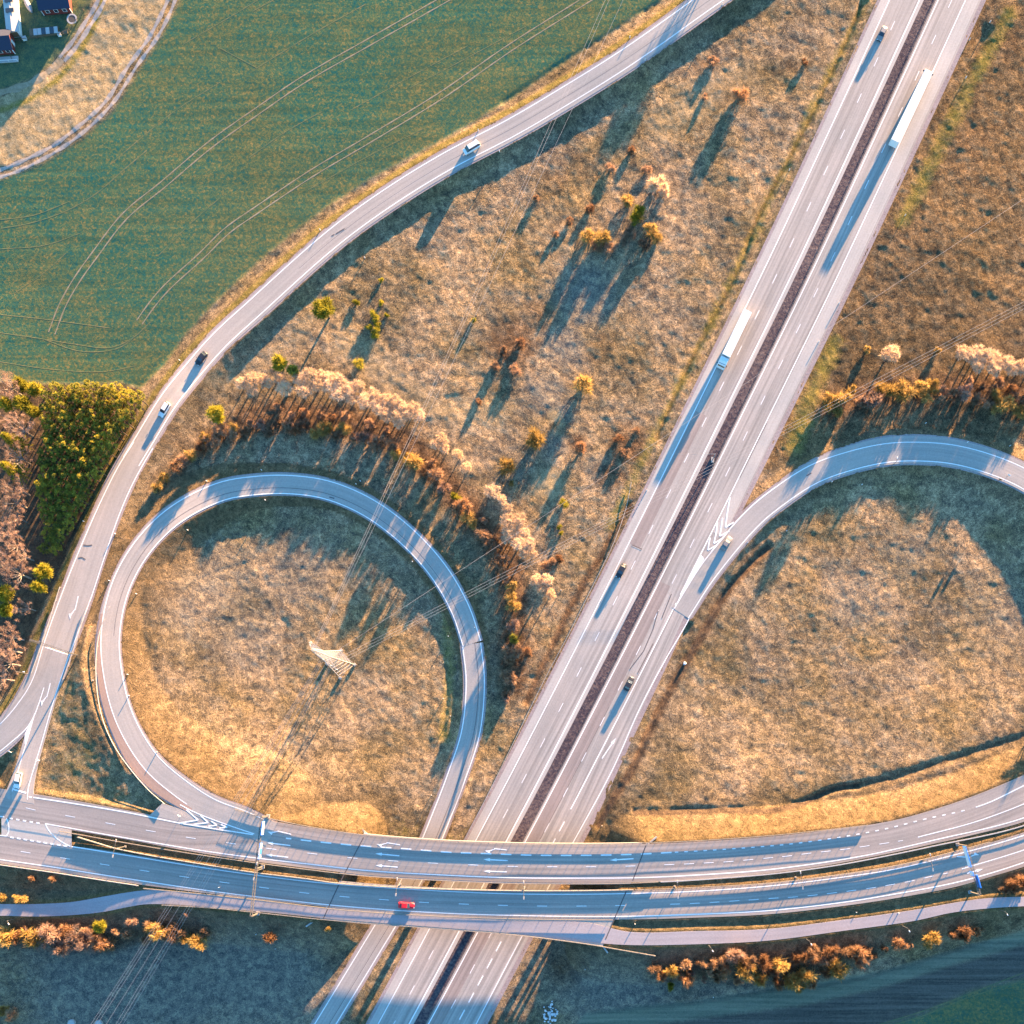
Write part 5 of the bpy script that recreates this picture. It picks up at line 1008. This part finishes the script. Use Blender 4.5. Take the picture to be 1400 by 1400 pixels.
def tree_variants(kind, nv):
    out = []
    for v in range(nv):
        mb = MB(); seg = []; wid = .075
        if kind == 'gold':                              # crown radius 1 (scaled), crown centre at 5 m
            k = 7; C = [(.52*math.cos(2*math.pi*i/k*1.0 + v) * (.7 + .6*RNG.random()), .52*math.sin(2*math.pi*i/k + v) * (.7 + .6*RNG.random()), TH + RNG.uniform(-.35, .5)) for i in range(k)] + [(0, 0, TH + .6), (.1, .2, TH - .8)]
            C = [(c[0]*2.3, c[1]*2.3, c[2]) for c in C]
            for c in C: seg.append(puff(c, RNG.uniform(.85, 1.2), 130, .45))
            limbs([(c[0], c[1], c[2]) for c in C], (0, 0, -.3), 2.2, .17, mb); wid = .085
        elif kind == 'pine':
            C = []
            for i in range(30):
                z = RNG.uniform(-2.6, 1.6); rr = (1.7 if z < 0 else 1.7 * (1 - z / 2.0)); a = RNG.uniform(0, 6.28); q = rr * math.sqrt(RNG.uniform(.25, 1)); C.append((q*math.cos(a), q*math.sin(a), TH + 2.4 + z))
            for c in C: seg.append(puff(c, RNG.uniform(.45, .68), 60, .9, (.7, 1.1), .15))
            mb.tube((0, 0, -.5), (0, 0, TH + 3.4), .19, .05, 7)
            for c in C[::2]: mb.tube((0, 0, c[2] - .7), c, .05, .02, 4)
            wid = .12
        elif kind == 'spruce':
            for L_ in range(8):
                z = 2.2 + L_ * .95; rr = 2.5 * (1 - L_ / 9.0); nb = 11
                for i in range(nb):
                    a = 2*math.pi*i/nb + L_*.4 + RNG.normal()*.1; e = np.array([rr*math.cos(a), rr*math.sin(a), z - .35]); s0 = np.array([0, 0, z + .2]); mb.tube(s0, e, .04, .015, 4)
                    for t in np.linspace(.25, 1, 7):
                        p = s0 + (e - s0) * t; d = rdir(6, .2); d[:, :2] += (e - s0)[:2] / max(rr, .3) * .6; seg.append(np.hstack([np.repeat(p[None], 6, 0), p + d * .42]))
            mb.tube((0, 0, -.5), (0, 0, 10.2), .2, .04, 7); wid = .13
        elif kind == 'lime':
            C = [tuple(q) for q in (rdir(18) * np.array([1.05, 1.05, 1.2]) * RNG.uniform(.5, 1.0, (18, 1)) + np.array([0, 0, TH - 1.4]))]
            for c in C: seg.append(puff(c, RNG.uniform(.7, 1.0), 110, .5, (.6, 1.1), .2))
            limbs(C[:6], (0, 0, -.3), 1.2, .15, mb); wid = .12
        elif kind == 'bare':                            # open crown, pale branches
            tips = []
            for i in range(9):
                a = 2*math.pi*i/9 + RNG.normal()*.3; rr = RNG.uniform(1.4, 2.5); tip = (rr*math.cos(a), rr*math.sin(a), TH + RNG.uniform(.2, 2.6)); tips.append(tip)
                m_ = np.array([tip[0]*.5, tip[1]*.5, 3.6 + (tip[2]-3.6)*.45])
                for _ in range(5):
                    e = np.array(tip) + RNG.normal(size=3) * np.array([.7, .7, .5]); mb.tube(m_ + (np.array(tip) - m_) * RNG.uniform(.1, .8), e, .035, .012, 4); seg.append(puff(e, .6, 44, .4, (.6, 1.2), .1))
            limbs(tips, (0, 0, -.5), 3.6, .2, mb); wid = .06
        out.append((mb, tri_mesh(kind + '_crown', blades(np.vstack(seg), wid), None)))
    return out
SPEC = {'gold': ('bare_tree', 't_gold', 'bark', 2.05, 6), 'pine': ('pine_tree', 't_pine', 'bark', 2.0, 5), 'spruce': ('spruce_tree', 't_lime', 'bark', 2.6, 2), 'lime': ('green_tree', 't_lime', 'bark', 1.9, 4), 'bare': ('leafless_tree', 't_pink', 'bark_pale', 2.4, 4)}
PROTO = {}
for kd, (nm, cm, bm, rr, nv) in SPEC.items():
    L_ = []
    for mb, me in tree_variants(kd, nv):
        me.materials.clear(); me.materials.append(M[cm]); tr = bpy.data.meshes.new('trunk'); tr.from_pydata([tuple(map(float, v)) for v in mb.v], [], mb.f); tr.materials.append(M[bm]); tr.update(); L_.append((me, tr))
    PROTO[kd] = L_
def tree(kd, px, py, rpx, label, group=None, hs=1.0, mat=None, cz=None):
    nm, cm, bm, rr, nv = SPEC[kd]; s = rpx / 4.6 / rr; me, tr = PROTO[kd][int(RNG.integers(nv))]; czz = (TH if kd in ('gold', 'bare') else 7.0 if kd == 'pine' else 5.5 if kd == 'spruce' else 3.8) * hs * (s ** .5 if kd != 'pine' else 1)
    w = P(px, py, czz); gz = ground_z(w[0], w[1]); w = P(px, py, czz + gz)
    root = thing(nm, (w[0], w[1], ground_z(w[0], w[1])), float(RNG.uniform(0, 6.28)), label, 'tree', group); root.scale = (s, s, hs * (s ** .5 if kd != 'pine' else 1))
    a = bpy.data.objects.new('trunk', tr); b_ = bpy.data.objects.new('crown', me); COL.objects.link(a); COL.objects.link(b_); a.parent = root; b_.parent = root
    if mat: 
        m2 = me.copy(); m2.materials.clear(); m2.materials.append(M[mat]); b_.data = m2
    return root
def bush_variants(nv, seed, mat):
    out = []
    for v in range(nv):
        k = int(RNG.integers(5, 9)); seg = []
        for i in range(k):
            a = RNG.uniform(0, 6.28); q = .55 * math.sqrt(RNG.random()); c = (q*math.cos(a), q*math.sin(a), RNG.uniform(.35, .75)); seg.append(puff(c, RNG.uniform(.34, .52), 150, .5, (.6, 1.12), .1))
        seg.append(np.hstack([np.zeros((60, 3)), rdir(60, 1.2) * RNG.uniform(.5, 1.1, 60)[:, None]]))
        out.append(tri_mesh('bush', blades(np.vstack(seg), .048), mat))
    return out
BUSH = {k: bush_variants(5, 0, M[k]) for k in ('t_brown', 't_ochre', 't_rust', 't_pink', 't_lime', 't_pine', 't_gold')}
BN = {'t_brown': 'brown', 't_ochre': 'ochre', 't_rust': 'rusty', 't_pink': 'pinkish', 't_lime': 'yellow green', 't_pine': 'dark green', 't_gold': 'golden'}
def bush(px, py, rpx, mat, label, group=None, hs=1.0):
    r = rpx / 4.6; h = (r * 1.1 + .7) * hs; w = P(px, py, h * .5); gz = ground_z(w[0], w[1]); w = P(px, py, gz + h * .5)
    o = bpy.data.objects.new('bush', BUSH[mat][int(RNG.integers(5))]); COL.objects.link(o); o.location = (w[0], w[1], gz - .1); o.scale = (r / .84, r / .84, h * .9); o.rotation_euler = (0, 0, float(RNG.uniform(0, 6.28))); return tag(o, label, 'bush', group)
A1 = [(330, 524, 9), (343, 519, 12), (345, 535, 9), (358, 517, 9), (365, 524, 9), (382, 518, 8), (389, 531, 12), (410, 518, 11), (416, 533, 12), (425, 512, 11), (432, 526, 11), (440, 514, 9), (451, 527, 12), (449, 515, 9), (462, 519, 12), (463, 538, 12), (477, 531, 12), (481, 545, 9), (491, 528, 10), (501, 547, 13), (511, 540, 11), (518, 557, 11), (527, 546, 10), (527, 566, 11), (540, 550, 11), (543, 567, 12), (549, 556, 10), (557, 565, 11), (565, 558, 10), (573, 568, 10), (546, 578, 8)]
for i, (x, y, r) in enumerate(sorted(A1)): tree('gold', x, y, r * 1.12, '%s golden bare tree counted from the west in the row above the left loop' % ordw(i), 'row of golden bare trees above the left loop', hs=.66)
A2 = [(604, 601, 10), (595, 608, 8), (608, 614, 8), (626, 621, 9), (637, 639, 9)]
for i, (x, y, r) in enumerate(sorted(A2)): tree('gold', x, y, r * 1.05, '%s golden tree from the west in the small loose group below the wires' % ordw(i), 'small golden trees east of the long row')
A3 = [(674, 671, 12), (686, 682, 8), (694, 695, 9), (694, 711, 12), (710, 711, 12), (695, 727, 11), (707, 729, 9), (718, 727, 8), (692, 737, 8), (710, 743, 12), (723, 742, 10), (717, 755, 9), (729, 757, 7)]
for i, (x, y, r) in enumerate(sorted(A3, key=lambda q: q[1])): tree('gold', x, y, r * 1.05, '%s golden tree from the top in the clump between left loop and motorway' % ordw(i), 'golden trees between the left loop and the motorway', hs=.55)
for i, (x, y, r) in enumerate([(733, 793, 10), (748, 793, 10), (741, 808, 9), (752, 811, 9)]): tree('gold', x, y, r * 1.05, '%s golden tree of the isolated foursome close to the motorway' % ('upper left', 'upper right', 'lower left', 'lower right')[i], 'isolated foursome of golden trees')
tree('gold', 1218, 483, 15, 'lone golden tree north of the right loop, left of the row')
A4 = [(1317, 481, 12), (1328, 487, 11), (1339, 483, 12), (1337, 499, 11), (1355, 488, 13), (1360, 503, 12), (1377, 496, 12), (1388, 504, 12), (1399, 502, 12), (1410, 508, 12)]
for i, (x, y, r) in enumerate(sorted(A4)): tree('gold', x, y, r * 1.1, '%s golden tree from the west in the row above the right loop' % ordw(i), 'row of golden trees above the right loop', hs=.66)
B = {'above the left loop': [(357, 582, 11, 't_pink'), (368, 590, 9, 't_brown'), (380, 576, 10, 't_brown'), (392, 583, 10, 't_brown'), (405, 588, 10, 't_rust'), (418, 583, 10, 't_brown'), (432, 590, 11, 't_ochre'), (445, 585, 12, 't_ochre'), (458, 592, 10, 't_brown'), (470, 588, 11, 't_ochre'), (482, 600, 9, 't_rust'), (497, 596, 14, 't_pink'), (508, 606, 12, 't_brown'), (520, 602, 11, 't_brown'), (533, 612, 12, 't_brown'), (545, 620, 12, 't_ochre'), (556, 628, 11, 't_ochre'), (567, 634, 15, 't_ochre'), (582, 645, 10, 't_brown'), (596, 652, 13, 't_brown'), (607, 668, 11, 't_pink'), (590, 632, 8, 't_brown'), (470, 568, 8, 't_brown'), (440, 568, 8, 't_brown'), (415, 562, 8, 't_rust'), (505, 580, 8, 't_brown'), (530, 590, 9, 't_brown'), (380, 555, 7, 't_brown'), (400, 570, 8, 't_brown'), (455, 572, 8, 't_rust')],
     'between slip road and left loop': [(301, 588, 13, 't_brown'), (313, 596, 10, 't_brown'), (318, 585, 8, 't_ochre'), (288, 604, 12, 't_brown'), (276, 614, 11, 't_rust'), (280, 596, 9, 't_ochre'), (262, 622, 10, 't_ochre'), (250, 632, 10, 't_brown'), (240, 640, 10, 't_rust'), (226, 655, 10, 't_ochre'), (216, 667, 9, 't_ochre'), (335, 590, 9, 't_brown'), (345, 578, 8, 't_brown')],
     'east of the left loop': [(624, 678, 8, 't_lime'), (632, 692, 15, 't_rust'), (638, 708, 12, 't_ochre'), (645, 716, 9, 't_ochre'), (658, 734, 12, 't_brown'), (668, 740, 10, 't_brown'), (680, 740, 12, 't_brown'), (684, 764, 13, 't_brown'), (690, 782, 10, 't_rust'), (701, 803, 10, 't_ochre'), (700, 816, 10, 't_ochre'), (702, 830, 11, 't_ochre'), (701, 853, 11, 't_pink'), (702, 872, 10, 't_pine'), (697, 893, 13, 't_brown'), (707, 888, 10, 't_brown'), (722, 892, 8, 't_rust'), (693, 925, 11, 't_brown'), (704, 928, 9, 't_brown'), (690, 946, 8, 't_brown'), (700, 905, 9, 't_rust'), (693, 957, 7, 't_pink'), (690, 795, 8, 't_brown'), (755, 770, 8, 't_brown'), (745, 776, 8, 't_brown'), (765, 764, 7, 't_rust'), (660, 712, 7, 't_brown'), (700, 660, 5, 't_ochre')],
     'in the middle meadow': [(898, 248, 16, 't_gold'), (908, 258, 10, 't_gold'), (884, 232, 8, 't_brown'), (862, 273, 12, 't_ochre'), (873, 294, 12, 't_lime'), (888, 318, 13, 't_ochre'), (899, 327, 8, 't_ochre'), (880, 334, 9, 't_brown'), (805, 322, 11, 't_ochre'), (826, 326, 13, 't_ochre'), (815, 338, 9, 't_rust'), (834, 340, 9, 't_brown'), (862, 318, 9, 't_brown'), (796, 526, 15, 't_ochre'), (729, 602, 16, 't_ochre'), (692, 636, 13, 't_ochre'), (795, 612, 10, 't_rust'), (778, 302, 6, 't_rust'), (808, 285, 7, 't_rust'), (761, 320, 5, 't_rust'), (975, 84, 8, 't_brown'), (1012, 128, 11, 't_rust'), (963, 132, 6, 't_brown'), (862, 205, 6, 't_rust'), (836, 228, 8, 't_brown'), (735, 270, 6, 't_brown'), (855, 330, 7, 't_brown'), (770, 688, 7, 't_lime'), (765, 721, 4, 't_lime'), (767, 729, 4, 't_lime'), (655, 548, 5, 't_rust'), (690, 480, 9, 't_brown'), (705, 505, 9, 't_brown'), (712, 470, 8, 't_rust'), (675, 500, 8, 't_brown'), (648, 437, 5, 't_pine'), (845, 600, 7, 't_rust'), (855, 618, 7, 't_brown'), (870, 590, 6, 't_brown'), (1100, 85, 5, 't_rust'), (487, 414, 5, 't_lime'), (521, 397 + 16, 5, 't_lime'), (511, 432, 9, 't_lime'), (505, 447, 6, 't_lime'), (514, 456, 8, 't_lime'), (516, 443, 5, 't_lime'), (529, 430, 4, 't_lime'), (521, 383, 4, 't_lime'), (490, 498, 9, 't_pine')],
     'above the right loop': [(1150, 541, 15, 't_ochre'), (1138, 556, 12, 't_ochre'), (1162, 533, 10, 't_ochre'), (1145, 566, 10, 't_ochre'), (1130, 545, 10, 't_ochre'), (1190, 543, 15, 't_pink'), (1178, 548, 10, 't_brown'), (1208, 530, 13, 't_ochre'), (1222, 530, 16, 't_ochre'), (1238, 536, 17, 't_ochre'), (1257, 534, 15, 't_ochre'), (1274, 529, 12, 't_ochre'), (1266, 545, 9, 't_ochre'), (1290, 538, 10, 't_brown'), (1303, 540, 12, 't_brown'), (1321, 537, 14, 't_pink'), (1338, 543, 12, 't_brown'), (1352, 551, 11, 't_brown'), (1365, 540, 12, 't_ochre'), (1377, 554, 16, 't_ochre'), (1395, 546, 14, 't_brown'), (1397, 562, 12, 't_ochre'), (1363, 560, 9, 't_ochre'), (1410, 560, 13, 't_brown'), (1345, 525, 9, 't_brown'), (1325, 520, 8, 't_brown'), (1365, 524, 9, 't_brown'), (1385, 530, 9, 't_rust'), (1185, 478, 6, 't_ochre'), (1282, 478, 6, 't_ochre')],
     'in hedge right of the bridge': [(894, 1322, 10, 't_brown'), (905, 1334, 9, 't_rust'), (919, 1327, 10, 't_ochre'), (930, 1335, 8, 't_brown'), (939, 1321, 9, 't_brown'), (943, 1341, 10, 't_rust'), (944, 1329, 5, 't_pink'), (958, 1320, 8, 't_brown'), (974, 1318, 8, 't_brown'), (971, 1330, 5, 't_gold'), (963, 1339, 5, 't_pink'), (990, 1329, 11, 't_rust'), (988, 1314, 8, 't_brown'), (1006, 1309, 12, 't_pink'), (1019, 1329, 14, 't_ochre'), (1024, 1314, 10, 't_brown'), (1040, 1338, 11, 't_ochre'), (1045, 1315, 11, 't_rust'), (1067, 1315, 13, 't_ochre'), (1056, 1331, 9, 't_brown'), (1077, 1341, 15, 't_ochre'), (1063, 1344, 9, 't_rust'), (1091, 1349, 10, 't_ochre'), (1095, 1311, 11, 't_rust'), (1099, 1331, 14, 't_ochre'), (1112, 1303, 11, 't_brown'), (1120, 1317, 12, 't_brown'), (1127, 1331, 8, 't_brown'), (1147, 1324, 15, 't_ochre'), (1137, 1301, 11, 't_rust'), (1159, 1305, 11, 't_brown'), (1175, 1300, 12, 't_rust'), (1177, 1315, 10, 't_brown'), (1187, 1304, 8, 't_brown'), (917, 1348, 7, 't_lime'), (980, 1338, 7, 't_brown'), (1008, 1340, 7, 't_brown'), (1110, 1345, 8, 't_rust')],
     'below the footpath, far right': [(1209, 1297, 5, 't_rust'), (1196, 1308, 5, 't_rust'), (1230, 1291, 10, 't_rust'), (1243, 1293, 5, 't_brown'), (1274, 1286, 12, 't_ochre'), (1303, 1278, 7, 't_rust'), (1318, 1277, 10, 't_rust'), (1335, 1274, 7, 't_rust'), (1344, 1271, 3, 't_brown'), (1384, 1213, 10, 't_rust'), (1396, 1209, 11, 't_rust'), (1374, 1217, 6, 't_brown')],
     'below the footpath, far left': [(10, 1283, 16, 't_ochre'), (28, 1278, 11, 't_rust'), (47, 1281, 15, 't_ochre'), (60, 1272, 10, 't_pink'), (72, 1277, 14, 't_pink'), (90, 1274, 10, 't_rust'), (107, 1282, 14, 't_pink'), (85, 1294, 14, 't_pink'), (118, 1291, 13, 't_pink'), (135, 1290, 13, 't_rust'), (148, 1292, 9, 't_rust'), (120, 1270, 8, 't_brown'), (182, 1260, 7, 't_pink'), (172, 1276, 7, 't_brown'), (160, 1272, 6, 't_brown'), (205, 1268, 10, 't_brown'), (216, 1271, 13, 't_ochre'), (228, 1276, 9, 't_brown'), (241, 1275, 12, 't_brown'), (256, 1282, 9, 't_ochre'), (273, 1285, 13, 't_ochre'), (280, 1276, 7, 't_brown'), (200, 1285, 7, 't_brown'), (3, 1228, 6, 't_ochre'), (22, 1229, 6, 't_ochre'), (32, 1230, 7, 't_ochre'), (43, 1202, 4, 't_rust'), (71, 1203, 4, 't_rust'), (368, 1280, 9, 't_rust'), (450, 1271, 5, 't_ochre'), (255, 1251, 3, 't_pink'), (15, 1388, 9, 't_brown'), (5, 1380, 8, 't_ochre')]}
for where, L_ in B.items():
    cnt = {}
    for (x, y, r, m_) in sorted(L_):
        i = cnt.get(m_, 0); cnt[m_] = i + 1
        size = 'tiny' if r < 6 else 'small' if r < 9 else 'broad' if r < 13 else 'large'
        bush(x, y, r * (1.18 if 'bridge' in where or ', far' in where or 'meadow' in where else 1.08), m_, '%s %s bush, %s of its colour from west, %s' % (size, BN[m_], ordw(i), where), 'bushes ' + where, 2.1 if 'right of the bridge' in where else 1.9 if ', far' in where else (.55 if r < 10 else .85) if 'meadow' in where else .95 if r > 8 else .75)
tree('lime', 443, 421, 22, 'round yellow green tree alone in the meadow above the left loop', hs=1.1)
tree('lime', 382, 496, 16, 'yellow green tree touching the golden row above the left loop'); tree('lime', 400, 507, 12, 'dark green tree tucked behind the golden row', mat='t_pine')
tree('lime', 295, 566, 18, 'yellow green tree on the bank between slip road and left loop')
tree('lime', 136, 1267, 13, 'rounded yellow green tree above the thicket below the footpath')
# the wood
for x, y in [(85, 1290), (112, 1281), (60, 1283), (125, 1287)]: tree('bare', x, y, 14, 'leafless pale tree in the thicket below the footpath at %d hundredths from the left' % round(x / 14), 'pale leafless trees below the footpath', hs=.8)
WOOD = [(60, 540), (75, 530), (110, 525), (165, 522), (192, 538), (190, 560), (168, 595), (148, 630), (130, 655), (116, 678), (100, 712), (80, 750), (58, 762), (54, 700), (52, 640), (60, 590)]
def inpx(x, y, pts):
    c = False; n = len(pts)
    for i in range(n):
        x1, y1 = pts[i]; x2, y2 = pts[(i+1) % n]
        if (y1 > y) != (y2 > y) and x < (x2-x1)*(y-y1)/(y2-y1) + x1: c = not c
    return c
for yy in range(520, 765, 11):
    for xx in range(50, 205, 12):
        x = xx + (6 if (yy // 11) % 2 else 0) + RNG.normal() * 2; y = yy + RNG.normal() * 2
        if inpx(x, y, WOOD): tree('pine', x, y, 9.5, 'dense young pine in the wood left of the slip road', 'pines of the wood left of the slip road', hs=float(RNG.uniform(.92, 1.1)) * (1.12 - .62 * (y - 520) / 240))
for k, (kd, x, y, r, l) in enumerate([('bare', 12, 528, 16, 'leafless golden tree at the top left corner of the wood'), ('lime', 28, 526, 15, 'second tree along the top of the wood, yellow green'), ('lime', 46, 532, 15, 'golden green tree between wood corner and first pines'), ('lime', 30, 552, 17, 'golden green tree under the top edge of the wood'), ('lime', 46, 562, 13, 'yellow tree just left of the pine block'), ('lime', 6, 552, 14, 'yellow green tree at the left frame edge in the wood'), ('bare', 28, 586, 15, 'pink leafless tree left of the pine block'), ('spruce', 17, 602, 14, 'yellow spruce at the left edge of the wood'), ('bare', 24, 624, 15, 'pale leafless tree between the two spruces'), ('spruce', 16, 641, 14, 'star shaped yellow spruce in the wood'), ('bare', 24, 668, 14, 'whitish leafless tree in the dark part of the wood'), ('bare', 20, 686, 13, 'purple leafless tree below the whitish one'), ('bare', 20, 706, 13, 'leafless tree in the shaded middle of the wood'), ('bare', 14, 727, 14, 'pink leafless tree lit at the wood edge'), ('bare', 18, 745, 14, 'second pink leafless tree from the lower pines'), ('bare', 30, 760, 13, 'leafless tree touching the lower pines'), ('bare', 8, 772, 14, 'leafless pink tree at the frame edge above the yellow tree'), ('bare', 24, 784, 17, 'broad brown leafless tree above the lower yellow tree'), ('lime', 60, 781, 16, 'bright yellow green tree beside the slip road guard rail'), ('lime', 54, 802, 14, 'dull green tree below the bright one by the guard rail'), ('lime', 7, 812, 17, 'large yellow tree at the left frame edge'), ('lime', 8, 834, 14, 'lower yellow tree at the left frame edge'), ('bare', 36, 831, 10, 'small brown leafless tree near the guard rail'), ('bare', 16, 871, 15, 'brown leafless tree beside the sign gantry'), ('bare', 13, 889, 15, 'white branched leafless tree level with the gantry'), ('bare', 12, 907, 14, 'white branched leafless tree by the tall lamp'), ('bare', 4, 928, 13, 'lowest leafless tree at the left frame edge')]):
    tree(kd, x, y, r, l, 'mixed trees at the left edge of the wood', hs=1.25 if kd == 'bare' else 1.35)
# trees standing just outside the picture whose shade falls into it
for x, y, h in [(1012, -150, 1.0), (1030, -160, 1.0), (1478, 905, 1.1), (1500, 890, 1.1)]: tree('gold', x, y, 17, 'tall leafless tree beyond the frame beside the road', 'tall trees beyond the frame', hs=h)
